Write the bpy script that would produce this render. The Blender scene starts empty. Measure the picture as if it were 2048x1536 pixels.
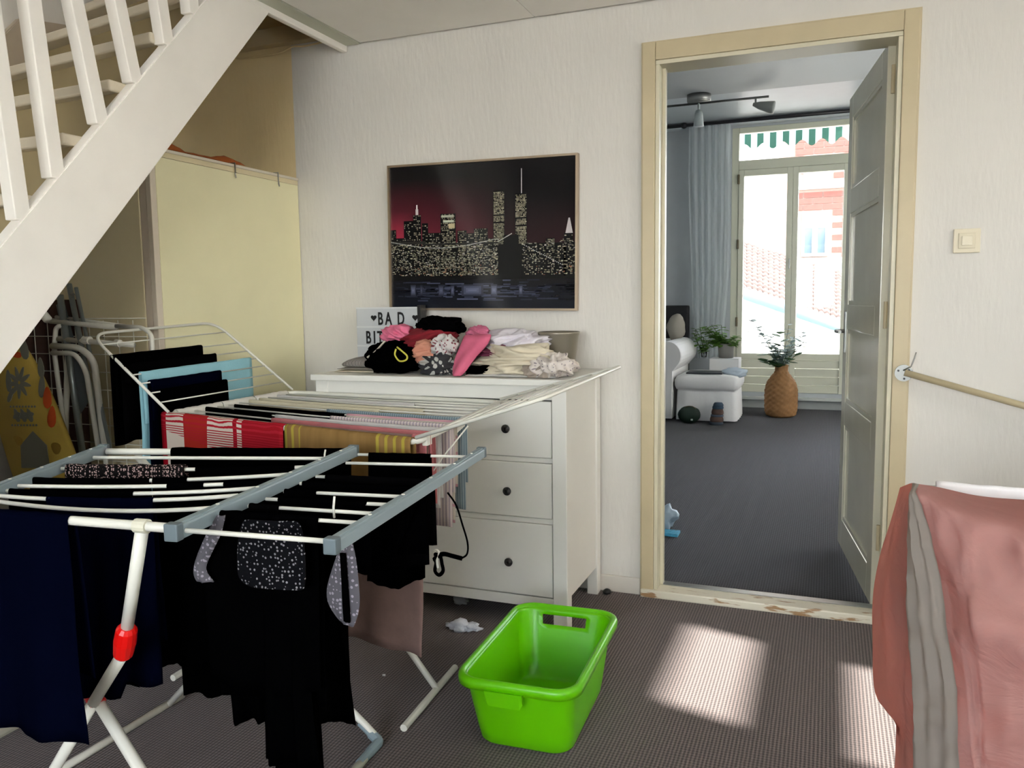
import bpy, bmesh, math, random
from mathutils import Vector, Matrix, noise
from math import sin, cos, pi, sqrt
V = Vector
sc = bpy.context.scene
COL = sc.collection

# ---------------------------------------------------------------- camera
CAM = V((0.8679103, -3.2357047, 1.2244676)); YAW, PITCH, ROLL, FPX = 0.37253508, 0.10304518, -0.01393937, 1621.96761
_f = V((-sin(YAW)*cos(PITCH), cos(YAW)*cos(PITCH), -sin(PITCH)))
_r0 = _f.cross(V((0, 0, 1))).normalized(); _u0 = _r0.cross(_f)
_r = cos(ROLL)*_r0 + sin(ROLL)*_u0; _u = -sin(ROLL)*_r0 + cos(ROLL)*_u0
cam = bpy.data.cameras.new('camera'); cam.sensor_width = 36; cam.lens = FPX/2048*36; cam.clip_start = .02; cam.clip_end = 300
co = bpy.data.objects.new('camera', cam); COL.objects.link(co)
co.matrix_world = Matrix(((_r.x, _u.x, -_f.x, CAM.x), (_r.y, _u.y, -_f.y, CAM.y), (_r.z, _u.z, -_f.z, CAM.z), (0, 0, 0, 1)))
sc.camera = co
def ray(px, py): return _f + _r*((px-1024)/FPX) - _u*((py-768)/FPX)
def onX(px, py, x): d = ray(px, py); return CAM + d*((x-CAM.x)/d.x)
def onY(px, py, y): d = ray(px, py); return CAM + d*((y-CAM.y)/d.y)
def onZ(px, py, z): d = ray(px, py); return CAM + d*((z-CAM.z)/d.z)
def proj(P):
    d = V(P)-CAM; w = d.dot(_f); return (1024+FPX*d.dot(_r)/w, 768-FPX*d.dot(_u)/w)

# ---------------------------------------------------------------- world, sun, exposure
sc.view_settings.view_transform = 'Standard'; sc.view_settings.look = 'None'; sc.view_settings.gamma = 1
sc.view_settings.use_curve_mapping = False
sc.view_settings.exposure = 2.28
w = bpy.data.worlds.new('world'); sc.world = w; w.use_nodes = True
nt = w.node_tree; bg = nt.nodes['Background']
sky = nt.nodes.new('ShaderNodeTexSky'); sky.sky_type = 'NISHITA'; sky.sun_disc = False
sky.sun_elevation = math.radians(36); sky.sun_rotation = math.radians(106); sky.air_density = 1.0; sky.dust_density = 3.0; sky.ozone_density = 1.0
mx = nt.nodes.new('ShaderNodeMix'); mx.data_type = 'RGBA'; mx.inputs[0].default_value = .55; mx.inputs[7].default_value = (9, 9.2, 9.6, 1)
nt.links.new(sky.outputs[0], mx.inputs[6]); nt.links.new(mx.outputs[2], bg.inputs[0])
bg.inputs[1].default_value = .62
sd = bpy.data.lights.new('sun', 'SUN'); sd.energy = 8; sd.angle = math.radians(1.2); sd.color = (1, .96, .91)
so = bpy.data.objects.new('sun', sd); COL.objects.link(so)
SUN = V((-1, .28, -.75)).normalized()
so.rotation_euler = SUN.to_track_quat('-Z', 'Y').to_euler(); so.location = (8, -5, 8)
def portal(name, loc, rot, sx, sy):
    l = bpy.data.lights.new(name, 'AREA'); l.shape = 'RECTANGLE'; l.size = sx; l.size_y = sy
    o = bpy.data.objects.new(name, l); COL.objects.link(o); o.location = loc; o.rotation_euler = rot
    l.cycles.is_portal = True
RX, RY, LX, HC = 3.4, -5.8, -2.2, 2.363      # right wall, rear wall, left wall, ceiling
portal('window_light_right', (RX+.16, -3.18, 1.45), (0, pi/2, 0), 1.8, 4.3)
portal('added_window_portal_rear', (.4, RY-.16, 1.55), (pi/2, 0, 0), 2.4, 1.3)
portal('window_light_street', (.48, 6.3, 1.8), (-pi/2, 0, 0), 1.3, 2.6)

# ---------------------------------------------------------------- materials
def lin(c):
    if isinstance(c, str):
        c = tuple(int(c[i:i+2], 16)/255 for i in (0, 2, 4)); return tuple(x/12.92 if x <= .04045 else ((x+.055)/1.055)**2.4 for x in c)
    return c
def M(name, color, rough=.6, metal=0, spec=.5, var=0.0, vscale=8, bump=0, bscale=40, bstretch=(1, 1, 1), trans=0, coat=0, sheen=0):
    m = bpy.data.materials.new(name); m.use_nodes = True; n = m.node_tree; b = n.nodes['Principled BSDF']
    c = lin(color); b.inputs['Base Color'].default_value = (*c, 1); b.inputs['Roughness'].default_value = rough
    b.inputs['Metallic'].default_value = metal; b.inputs['Specular IOR Level'].default_value = spec
    b.inputs['Coat Weight'].default_value = coat; b.inputs['Sheen Weight'].default_value = sheen
    if trans: b.inputs['Transmission Weight'].default_value = trans
    tc = n.nodes.new('ShaderNodeTexCoord')
    if var:
        t = n.nodes.new('ShaderNodeTexNoise'); t.inputs['Scale'].default_value = vscale; t.inputs['Detail'].default_value = 5
        n.links.new(tc.outputs['Object'], t.inputs['Vector'])
        r = n.nodes.new('ShaderNodeValToRGB'); r.color_ramp.elements[0].position = .3; r.color_ramp.elements[1].position = .7
        r.color_ramp.elements[0].color = (*[x*(1-var) for x in c], 1); r.color_ramp.elements[1].color = (*[min(1, x*(1+var*.6)) for x in c], 1)
        n.links.new(t.outputs[0], r.inputs[0]); n.links.new(r.outputs[0], b.inputs['Base Color'])
    if bump:
        mp = n.nodes.new('ShaderNodeMapping'); mp.inputs['Scale'].default_value = bstretch
        t2 = n.nodes.new('ShaderNodeTexNoise'); t2.inputs['Scale'].default_value = bscale; t2.inputs['Detail'].default_value = 3
        bu = n.nodes.new('ShaderNodeBump'); bu.inputs['Strength'].default_value = bump; bu.inputs['Distance'].default_value = .004
        n.links.new(tc.outputs['Object'], mp.inputs[0]); n.links.new(mp.outputs[0], t2.inputs['Vector'])
        n.links.new(t2.outputs[0], bu.inputs['Height']); n.links.new(bu.outputs[0], b.inputs['Normal'])
    return m
def ramp_mat(name, build, rough=.9, bump=None, sheen=0):
    """build(n, links, uvsocket, objsocket) -> color socket"""
    m = bpy.data.materials.new(name); m.use_nodes = True; n = m.node_tree; b = n.nodes['Principled BSDF']
    b.inputs['Roughness'].default_value = rough; b.inputs['Specular IOR Level'].default_value = .03; b.inputs['Sheen Weight'].default_value = sheen
    tc = n.nodes.new('ShaderNodeTexCoord')
    s = build(n, tc.outputs['UV'], tc.outputs['Object']); n.links.new(s, b.inputs['Base Color']); return m
def mathn(n, op, a, b=None, c=None):
    x = n.nodes.new('ShaderNodeMath'); x.operation = op
    for i, v in enumerate((a, b, c)):
        if v is None: continue
        if hasattr(v, 'links'): n.links.new(v, x.inputs[i])
        else: x.inputs[i].default_value = v
    return x.outputs[0]
def mixn(n, fac, a, b):
    x = n.nodes.new('ShaderNodeMix'); x.data_type = 'RGBA'
    if hasattr(fac, 'links'): n.links.new(fac, x.inputs[0])
    else: x.inputs[0].default_value = fac
    for i, v in ((6, a), (7, b)):
        if hasattr(v, 'links'): n.links.new(v, x.inputs[i])
        else: x.inputs[i].default_value = (*lin(v), 1)
    return x.outputs[2]
def sepn(n, s): x = n.nodes.new('ShaderNodeSeparateXYZ'); n.links.new(s, x.inputs[0]); return x.outputs
def stripes(axis, period, duty, c1, c2, sub=None):
    def b(n, uv, ob):
        s = sepn(n, uv)[axis]; f = mathn(n, 'LESS_THAN', mathn(n, 'FRACT', mathn(n, 'MULTIPLY', s, 1/period)), duty)
        return mixn(n, f, c1, c2)
    return b
def dots(period, r, c1, c2, jitter=.6):
    def b(n, uv, ob):
        v = n.nodes.new('ShaderNodeTexVoronoi'); v.inputs['Scale'].default_value = 1/period; v.inputs['Randomness'].default_value = jitter
        n.links.new(uv, v.inputs['Vector']); return mixn(n, mathn(n, 'LESS_THAN', v.outputs['Distance'], r), c1, c2)
    return b

WALL = M('embossed white wallpaper', 'd8d4cc', .85, bump=.55, bscale=70, bstretch=(1, 1, .22), var=.03, vscale=3)
WALLY = M('old yellowed wall paint', 'e6d0a0', .85, bump=.3, bscale=60, bstretch=(1, 1, .2), var=.06, vscale=4)
WALLB = M('far room wall paint', 'bfc4c7', .8, var=.03)
CEIL = M('ceiling panel white', 'f8f5ee', .7, var=.02)
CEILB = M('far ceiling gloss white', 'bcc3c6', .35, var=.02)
WHITE = M('white painted wood', 'd8d2c8', .45, bump=.05, bscale=30)
STAIR = M('stair white paint', 'f0ebe2', .5, bump=.08, bscale=25, var=.04, vscale=5)
DRESS = M('white dresser lacquer', 'e2e0d8', .42, var=.02, vscale=6)
CREAM = M('cream door casing paint', 'c2b391', .4, var=.05, vscale=9, bump=.06, bscale=30)
DOORP = M('cream gloss door paint', 'd3ceb9', .13, spec=.6, var=.04, vscale=6, bump=.04, bscale=12)
CAB = M('cream cabinet paint', 'ebe5bd', .55, var=.04, vscale=4)
CABD = M('cabinet front board', 'dccfa9', .6, var=.05, vscale=4)
TUBE = M('white powder coated tube', 'd9d7cb', .35)
GREY = M('grey blue rack rail plastic', '87969a', .45, var=.04)
GREYC = M('dark grey end cap', '5e6a6e', .5)
RED = M('red clamp plastic', 'd8100c', .3)
BLK = M('black cotton', (.0006, .0006, .0007), 1, spec=.0, bump=.2, bscale=120)
BLK2 = M('faded black cotton', (.0015, .0014, .0015), 1, spec=.0, bump=.2, bscale=120)
NAVY = M('navy cotton', (.0008, .0013, .0060), 1, spec=.0, bump=.2, bscale=100)
KNOB = M('dark knob', (.012, .012, .013), .35)
STEEL = M('brushed steel', '9a9b97', .35, metal=.9)
DARKM = M('black metal', (.01, .009, .014), .4)
FRAMEG = M('champagne metal frame', 'b3a18a', .3, metal=.7)
GREEN = M('lime green plastic', '66c200', .32, spec=.5)
nb = GREEN.node_tree.nodes['Principled BSDF']; nb.inputs['Subsurface Weight'].default_value = .15; nb.inputs['Subsurface Radius'].default_value = (.02, .04, .005)
GLASS = None
def glassmat(name, tint=(1, 1, 1), gloss=.08):
    m = bpy.data.materials.new(name); m.use_nodes = True; n = m.node_tree; n.nodes.clear()
    o = n.nodes.new('ShaderNodeOutputMaterial'); t = n.nodes.new('ShaderNodeBsdfTransparent'); t.inputs[0].default_value = (*tint, 1)
    g = n.nodes.new('ShaderNodeBsdfGlossy'); g.inputs['Roughness'].default_value = .02; fr = n.nodes.new('ShaderNodeFresnel'); fr.inputs[0].default_value = 1.45
    x = n.nodes.new('ShaderNodeMixShader'); n.links.new(fr.outputs[0], x.inputs[0]); n.links.new(t.outputs[0], x.inputs[1]); n.links.new(g.outputs[0], x.inputs[2])
    n.links.new(x.outputs[0], o.inputs[0]); return m
GLASS = glassmat('window glass', (.97, .98, .98))
def sheer(name, col, tr=.5, transp=.0):
    m = bpy.data.materials.new(name); m.use_nodes = True; n = m.node_tree; n.nodes.clear(); c = (*lin(col), 1)
    o = n.nodes.new('ShaderNodeOutputMaterial'); d = n.nodes.new('ShaderNodeBsdfDiffuse'); t = n.nodes.new('ShaderNodeBsdfTranslucent')
    d.inputs[0].default_value = c; t.inputs[0].default_value = c
    x = n.nodes.new('ShaderNodeMixShader'); x.inputs[0].default_value = tr; n.links.new(d.outputs[0], x.inputs[1]); n.links.new(t.outputs[0], x.inputs[2])
    last = x.outputs[0]
    if transp:
        tp = n.nodes.new('ShaderNodeBsdfTransparent'); y = n.nodes.new('ShaderNodeMixShader'); y.inputs[0].default_value = transp
        n.links.new(last, y.inputs[1]); n.links.new(tp.outputs[0], y.inputs[2]); last = y.outputs[0]
    n.links.new(last, o.inputs[0]); return m
SHEER = sheer('sheer white curtain', 'd9dcdd', .42)
BLIND = sheer('white roller blind', 'bdbcba', .14)

def carpet(nm='ribbed brown grey carpet', lo=(.030, .022, .020), hi=(.215, .165, .150), av=(.07, .055, .05)):
    m = bpy.data.materials.new(nm); m.use_nodes = True; n = m.node_tree; b = n.nodes['Principled BSDF']
    b.inputs['Roughness'].default_value = 1; b.inputs['Specular IOR Level'].default_value = .1; b.inputs['Sheen Weight'].default_value = .15
    tc = n.nodes.new('ShaderNodeTexCoord'); s = sepn(n, tc.outputs['Object'])
    nz = n.nodes.new('ShaderNodeTexNoise'); nz.inputs['Scale'].default_value = 260; n.links.new(tc.outputs['Object'], nz.inputs[0])
    big = n.nodes.new('ShaderNodeTexNoise'); big.inputs['Scale'].default_value = 1.7; n.links.new(tc.outputs['Object'], big.inputs[0])
    rib = mathn(n, 'SINE', mathn(n, 'ADD', mathn(n, 'MULTIPLY', s[0], 2*pi/.0105), mathn(n, 'MULTIPLY', nz.outputs[0], 1.2)))
    loop = mathn(n, 'SINE', mathn(n, 'MULTIPLY', s[1], 2*pi/.012))
    h = mathn(n, 'ADD', mathn(n, 'MULTIPLY', rib, .34), mathn(n, 'MULTIPLY', loop, .13))
    h = mathn(n, 'ADD', h, .45); h2 = mathn(n, 'ADD', h, mathn(n, 'MULTIPLY', mathn(n, 'SUBTRACT', nz.outputs[0], .5), .7))
    cl = n.nodes.new('ShaderNodeClamp'); n.links.new(h2, cl.inputs[0])
    c = mixn(n, cl.outputs[0], lo, hi)
    c2 = mixn(n, mathn(n, 'MULTIPLY', big.outputs[0], .35), c, av)
    n.links.new(c2, b.inputs['Base Color'])
    bu = n.nodes.new('ShaderNodeBump'); bu.inputs['Strength'].default_value = .6; bu.inputs['Distance'].default_value = .004
    n.links.new(h, bu.inputs['Height']); n.links.new(bu.outputs[0], b.inputs['Normal']); return m
CARPET = carpet()
CARPETF = carpet('ribbed carpet shade-tinted copy', (.010, .010, .012), (.078, .074, .088), (.028, .028, .034))  # same carpet, with the far room's dim bluish light put into its colour

# ---------------------------------------------------------------- object helpers
W = {}
def build(name, verts, faces, mat, parent=None, smooth=False, uvs=None, mats=None, fm=None, loc=None, cols=None):
    verts = [V(v) for v in verts]
    if loc is not None: base = V(loc)
    elif parent is None:
        xs = [v.x for v in verts]; ys = [v.y for v in verts]; base = V(((min(xs)+max(xs))/2, (min(ys)+max(ys))/2, min(v.z for v in verts)))
    else: base = W[parent.name]
    me = bpy.data.meshes.new(name); me.from_pydata([v-base for v in verts], [], faces); me.update()
    for k in (mats or [mat]): me.materials.append(k)
    if fm: me.polygons.foreach_set('material_index', fm)
    if smooth: me.polygons.foreach_set('use_smooth', [True]*len(me.polygons))
    if uvs:
        ul = me.uv_layers.new(name='uv')
        for l in me.loops: ul.data[l.index].uv = uvs[l.vertex_index]
    if cols:
        ca = me.color_attributes.new('col', 'FLOAT_COLOR', 'POINT')
        for i, c in enumerate(cols): ca.data[i].color = (*c, 1)
    o = bpy.data.objects.new(name, me); COL.objects.link(o)
    if parent is None: o.location = base
    else: o.parent = parent; o.location = base - W[parent.name]
    W[o.name] = base
    return o
def thing(name, label, cat, loc, group=None):
    o = bpy.data.objects.new(name, None); COL.objects.link(o); o.location = loc; W[o.name] = V(loc); o.empty_display_size = .05
    o['label'] = label; o['category'] = cat
    if group: o['group'] = group
    return o
def tag(o, label, cat, group=None):
    o['label'] = label; o['category'] = cat
    if group: o['group'] = group
    return o
def st(o): o['kind'] = 'structure'; return o
class MB:
    def __init__(s): s.v = []; s.f = []
    def add(s, v, f): k = len(s.v); s.v += [V(x) for x in v]; s.f += [tuple(i+k for i in q) for q in f]; return s
    def box(s, a, b, M4=None):
        (x0, y0, z0), (x1, y1, z1) = a, b
        v = [V((x, y, z)) for x in (x0, x1) for y in (y0, y1) for z in (z0, z1)]
        if M4: v = [M4 @ p for p in v]
        return s.add(v, [(0, 1, 3, 2), (4, 6, 7, 5), (0, 4, 5, 1), (2, 3, 7, 6), (0, 2, 6, 4), (1, 5, 7, 3)])
    def bbox(s, a, b, r, M4=None):
        bm = bmesh.new(); bmesh.ops.create_cube(bm, size=1)
        a, b = V(a), V(b); c = (a+b)/2; d = b-a
        for v in bm.verts: v.co = V((v.co.x*d.x, v.co.y*d.y, v.co.z*d.z))+c
        bmesh.ops.bevel(bm, geom=bm.edges[:], offset=r, segments=2, affect='EDGES', profile=.6)
        bm.verts.index_update(); vs = [M4 @ v.co if M4 else v.co.copy() for v in bm.verts]
        s.add(vs, [tuple(v.index for v in f.verts) for f in bm.faces]); bm.free(); return s
    def tube(s, pts, r, n=8, cap=True, closed=False, flat=None):
        pts = [V(p) for p in pts]; k = len(s.v); N = len(pts); up = None
        for i, p in enumerate(pts):
            if closed: t = (pts[(i+1) % N]-pts[i-1])
            else: t = (pts[min(i+1, N-1)]-pts[max(i-1, 0)])
            t.normalize()
            if up is None: up = t.orthogonal().normalized() if abs(t.z) > .9 else V((0, 0, 1))
            a = t.cross(up)
            if a.length < 1e-4: a = t.orthogonal()
            a.normalize(); bb = a.cross(t).normalized()
            up = bb
            rr = r[i] if isinstance(r, (list, tuple)) else r
            for j in range(n):
                an = 2*pi*j/n; s.v.append(p+a*(cos(an)*rr*(flat or 1))+bb*(sin(an)*rr))
        L = N if closed else N-1
        for i in range(L):
            for j in range(n):
                q = ((i+1) % N)
                s.f.append((k+i*n+j, k+i*n+(j+1) % n, k+q*n+(j+1) % n, k+q*n+j))
        if cap and not closed:
            s.f.append(tuple(k+j for j in range(n))[::-1]); s.f.append(tuple(k+(N-1)*n+j for j in range(n)))
        return s
    def lathe(s, prof, c, n=24, sq=1, cap0=True, cap1=True):
        c = V(c); k = len(s.v)
        for r, z in prof:
            for j in range(n): a = 2*pi*j/n; s.v.append(c+V((cos(a)*r, sin(a)*r*sq, z)))
        for i in range(len(prof)-1):
            for j in range(n): s.f.append((k+i*n+j, k+i*n+(j+1) % n, k+(i+1)*n+(j+1) % n, k+(i+1)*n+j))
        if cap0: s.f.append(tuple(k+j for j in range(n))[::-1])
        if cap1: s.f.append(tuple(k+(len(prof)-1)*n+j for j in range(n)))
        return s
    def cyl(s, a, b, r, n=16): return s.tube([a, b], r, n)
    def ico(s, c, r, sub=2, sc3=(1, 1, 1), nz=0, seed=0, nf=3):
        bm = bmesh.new(); bmesh.ops.create_icosphere(bm, subdivisions=sub, radius=1); bm.verts.index_update()
        vs = []
        for v in bm.verts:
            d = 1+nz*noise.noise(v.co*nf+V((seed*7.3, seed*1.7, 0)))
            vs.append(V(c)+V((v.co.x*r*sc3[0]*d, v.co.y*r*sc3[1]*d, v.co.z*r*sc3[2]*d)))
        s.add(vs, [tuple(v.index for v in f.verts) for f in bm.faces]); bm.free(); return s
    def make(s, name, mat, parent=None, smooth=False, **k): return build(name, s.v, s.f, mat, parent, smooth, **k)
def box(name, a, b, mat, parent=None, r=0, M4=None, **k):
    m = MB(); (m.bbox(a, b, r, M4) if r else m.box(a, b, M4)); return m.make(name, mat, parent, **k)
def tube(name, pts, r, mat, parent=None, n=8, **k): return MB().tube(pts, r, n, **k).make(name, mat, parent, smooth=True)
def lerp(a, b, t): return a+(b-a)*t
def smoothpath(pts, k=6):
    pts = [V(p) for p in pts]; out = []
    for i in range(len(pts)-1):
        p0 = pts[max(i-1, 0)]; p1 = pts[i]; p2 = pts[i+1]; p3 = pts[min(i+2, len(pts)-1)]
        for j in range(k):
            t = j/k; out.append(.5*((2*p1)+(p2-p0)*t+(2*p0-5*p1+4*p2-p3)*t*t+(-p0+3*p1-3*p2+p3)*t**3))
    out.append(pts[-1]); return out
def roundpath(pts, r=.04, k=5):
    pts = [V(p) for p in pts]; out = [pts[0]]
    for i in range(1, len(pts)-1):
        a = (pts[i-1]-pts[i]); b = (pts[i+1]-pts[i]); ra = min(r, a.length*.45, b.length*.45); A = pts[i]+a.normalized()*ra; B = pts[i]+b.normalized()*ra
        for j in range(k+1):
            t = j/k; out.append(A*(1-t)**2+pts[i]*2*t*(1-t)+B*t*t)
    out.append(pts[-1]); return out

# ================================================================= SETTING
T = .14
st(box('floor', (LX, RY, -.12), (RX, .0, 0), CARPET, loc=(0, 0, 0)))
st(box('floor', (-1.7, 0, -.12), (3.6, 6.1, 0), CARPETF, loc=(0, 0, 0)))
DI0, DI1, DH = .222, 1.086, 2.135      # door opening
yx = -1.462
m = MB(); m.box((yx, 0, 0), (DI0, .12, HC+.1)).box((DI1, 0, 0), (RX+T, .12, HC+.1)).box((DI0, 0, DH), (DI1, .12, HC+.1))
st(m.make('wall_back', WALL))
st(MB().box((LX-T, 0, 0), (yx, .12, 4.4)).box((yx, 0, HC+.1), (-1.13, .12, 4.4)).make('wall_stairwell', WALLY))
# right wall with a wide window opening
WY0, WY1, WZ0, WZ1 = -5.3, -1.06, .55, 2.362
m = MB(); m.box((RX, RY-T, 0), (RX+T, WY0, HC+.1)).box((RX, WY1, 0), (RX+T, 0, HC+.1)).box((RX, WY0, 0), (RX+T, WY1, WZ0)).box((RX, WY0, WZ1), (RX+T, WY1, HC+.1))
m.box((RX, -2.75, WZ0), (RX+T, -1.74, WZ1)).box((RX, -1.74, WZ0), (RX+T, WY1, 1.55))  # unseen pier and raised sill, added to cut light on the back wall
st(m.make('wall_right', WALL))
m = MB(); m.box((LX-T, RY-T, 0), (-.8, RY, HC+.1)).box((1.6, RY-T, 0), (RX, RY, HC+.1)).box((-.8, RY-T, 0), (1.6, RY, .9)).box((-.8, RY-T, 2.2), (1.6, RY, HC+.1))
st(m.make('wall_rear', WALL))
st(box('wall_left', (LX-T, RY, 0), (LX, 0, 4.4), WALL))
# windows the room is lit by
def window(name, axis, c0, u0, u1, z0, z1, rails, mull, parts=None):
    m = MB()
    def B(ua, ub, za, zb):
        if axis == 'x': m.box((c0+.04, ua, za), (c0+.10, ub, zb))
        else: m.box((ua, c0-.10, za), (ub, c0-.04, zb))
    B(u0, u1, z0, z0+.05); B(u0, u1, z1-.05, z1); B(u0, u0+.05, z0, z1); B(u1-.05, u1, z0, z1)
    for a, b in rails: B(u0, u1, a, b)
    for a, b in mull: B(a, b, z0, z1)
    o = st(m.make(name, WHITE)); g = MB()
    if axis == 'x': g.box((c0+.068, u0+.05, z0+.05), (c0+.072, u1-.05, z1-.05))
    else: g.box((u0+.05, c0-.072, z0+.05), (u1-.05, c0-.068, z1-.05))
    g.make('pane', GLASS, o); return o
w1 = window('window_1', 'x', RX, WY0, WY1, WZ0, WZ1, [(1.90, 2.09)], [(-1.80, -1.735), (-2.76, -2.70), (-4.0, -3.94)])
w2 = window('added_window_2', 'y', RY, -.8, 1.6, .9, 2.2, [], [(.47, .53)])  # rear window is unseen, added to light the walls evenly
box('window_sill', (RX-.12, WY0-.05, WZ0-.03), (RX+.04, WY1+.05, WZ0), WHITE, w1)
def curtain(name, P0, P1, z0, z1, mat, folds=10, amp=.03, n=V((1, 0, 0)), seed=1, bottom=None):
    nu, nv = folds*10, 14; v = []; P0, P1 = V(P0), V(P1)
    for j in range(nv+1):
        t = j/nv
        for i in range(nu+1):
            u = i/nu; p = lerp(P0, P1, u)
            a, b = (0, 1) if bottom is None else bottom(t)
            p = lerp(P0, P1, a+(b-a)*u)
            off = amp*(.6+.4*noise.noise(V((u*5, t*2, seed))))*sin(u*folds*2*pi+1.5*noise.noise(V((u*3, t*1.5, seed+5))))
            v.append(V((p.x, p.y, z1+(z0-z1)*t))+n*off)
    f = [(j*(nu+1)+i, j*(nu+1)+i+1, (j+1)*(nu+1)+i+1, (j+1)*(nu+1)+i) for j in range(nv) for i in range(nu)]
    return build(name, v, f, mat, None, True)
tag(curtain('sheer_curtain', (RX-.06, WY0-.05, 0), (RX-.06, -2.65, 0), .4, 2.34, SHEER, 16, .025, V((1, 0, 0)), 1), 'sheer white curtain drawn over most of the right window', 'curtain')
# ceiling of this room (opening above the stairs)
XT = -1.157
m = MB().box((XT, RY, HC+.012), (RX, -.006, HC+.1)).box((LX, RY, HC+.012), (XT, -2.9, HC+.1)); ceil = st(m.make('ceiling', M('ceiling joint shadow gap', '55504a', .9)))
px0, px1 = XT+.075, RX
ys = [-.016, -1.2, -2.4, -3.6, -4.8, RY]; xs = [XT+.07, -.27, .93, 2.13, 3.0, RX]
for a, b in zip(xs[:-1], xs[1:]):
    for c, d in zip(ys[:-1], ys[1:]):
        build('panel', *(lambda q: (q.v, q.f))(MB().bbox((a+.0015, d+.0015, HC-.002), (b-.0015, c-.0015, HC+.014), .0015)), CEIL, ceil)
build('edge_strip', *(lambda q: (q.v, q.f))(MB().box((XT-.002, -2.9, HC-.006), (XT+.066, -.016, HC+.014))), M('ceiling edge strip', 'c2c4b2', .5), ceil)
st(MB().bbox((XT-.03, -2.9, HC-.032), (XT-.002, -.004, HC+.03), .008).make('trim_1', STAIR))
st(MB().box((LX, RY, 4.3), (-1.0, -1.7, 4.4)).box((LX, -1.2, 4.3), (-1.0, .0, 4.4)).box((LX, -1.7, 4.3), (-1.8, -1.2, 4.4)).box((-1.3, -1.7, 4.3), (-1.0, -1.2, 4.4)).make('ceiling_stairwell', CEIL))
st(MB().box((-1.8, -1.7, 4.33), (-1.3, -1.2, 4.335)).make('added_skylight_6', GLASS))  # unseen skylight, added to brighten the stairs from above
st(box('wall_landing', (XT-.001, RY, HC+.101), (-1.0, 0, 4.3), WALLY))
st(box('wall_landing_rear', (LX, -3.05, HC+.101), (XT-.002, -2.9, 4.3), WALLY))
# beam, cable on the old wall part
st(MB().bbox((-2.15, -.05, 2.4), (XT-.04, -.002, 2.475), .004).make('trim_2', M('old yellow beam', 'bba983', .6, var=.08)))
tag(tube('electric_cable', smoothpath([(-1.76, -.015, 2.375), (-1.72, -.018, 2.368), (-1.6, -.014, 2.368), (-1.5, -.016, 2.372), (-1.44, -.018, 2.388), (-1.38, -.014, 2.384), (-1.25, -.012, 2.392)]), .004, WALLY), 'thin painted cable stapled along the yellowed wall below the ceiling', 'cable')
# door 1 : casing, jambs, threshold, open leaf
d1 = st(MB().bbox((.171, -.024, 0), (DI0, .0, 2.203), .004).bbox((DI1, -.024, 0), (1.137, .0, 2.203), .004).bbox((DI0, -.0235, DH), (DI1, 0, 2.2025), .004)
        .box((.166, -.012, 0), (.1709, -.0002, 2.2029)).box((1.1371, -.012, 0), (1.142, -.0002, 2.2029)).box((.166, -.0119, 2.2031), (1.142, -.0002, 2.208)).make('door_1', CREAM))
JM = M('bleached jamb paint', 'cfc8ae', .35)
MB().bbox((DI0+.0005, -.018, 0), (DI0+.016, .119, DH-.017), .002).make('jamb', JM, d1); MB().bbox((DI1-.016, -.018, 0), (DI1-.0005, .119, DH-.017), .002).make('jamb', JM, d1)
MB().bbox((DI0+.0005, -.018, DH-.0165), (DI1-.0005, .119, DH-.0005), .002).make('jamb', JM, d1); MB().box((DI0+.016, .045, .034), (DI0+.028, .075, DH-.017)).make('stop', JM, d1)
THR = M('worn threshold paint', 'd6cfbb', .5, var=.1, vscale=14)
def thr_build():
    n = THR.node_tree; b = n.nodes['Principled BSDF']; tc = n.nodes.new('ShaderNodeTexCoord')
    t = n.nodes.new('ShaderNodeTexNoise'); t.inputs['Scale'].default_value = 9; t.inputs['Detail'].default_value = 8
    mp = n.nodes.new('ShaderNodeMapping'); mp.inputs['Scale'].default_value = (1, 6, 5); n.links.new(tc.outputs['Object'], mp.inputs[0]); n.links.new(mp.outputs[0], t.inputs[0])
    r = n.nodes.new('ShaderNodeValToRGB'); r.color_ramp.elements[0].position = .57; r.color_ramp.elements[1].position = .62
    n.links.new(t.outputs[0], r.inputs[0]); c = mixn(n, r.outputs[0], 'd6cfbb', '9c7a55'); n.links.new(c, b.inputs['Base Color'])
thr_build()
MB().bbox((.171, -.035, 0), (1.12, .10, .034), .006).make('threshold', THR, d1)
box('threshold_strip', (.24, .045, .034), (1.07, .085, .037), STEEL, d1)
# leaf
hin = V((1.062, .10, .028)); fe = V((.952, .955, .028)); ux = (fe-hin); LW = ux.length; ux.normalize(); uy = V((0, 0, 1)).cross(ux)  # uy: towards -x side
LM = Matrix(((ux.x, uy.x, 0, hin.x), (ux.y, uy.y, 0, hin.y), (0, 0, 1, hin.z), (0, 0, 0, 1)))
leafH = 2.10
lf = MB(); zz = [(.0, .135), (.59, .70), (1.04, 1.155), (1.57, 1.68), (2.0, leafH)]
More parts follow.
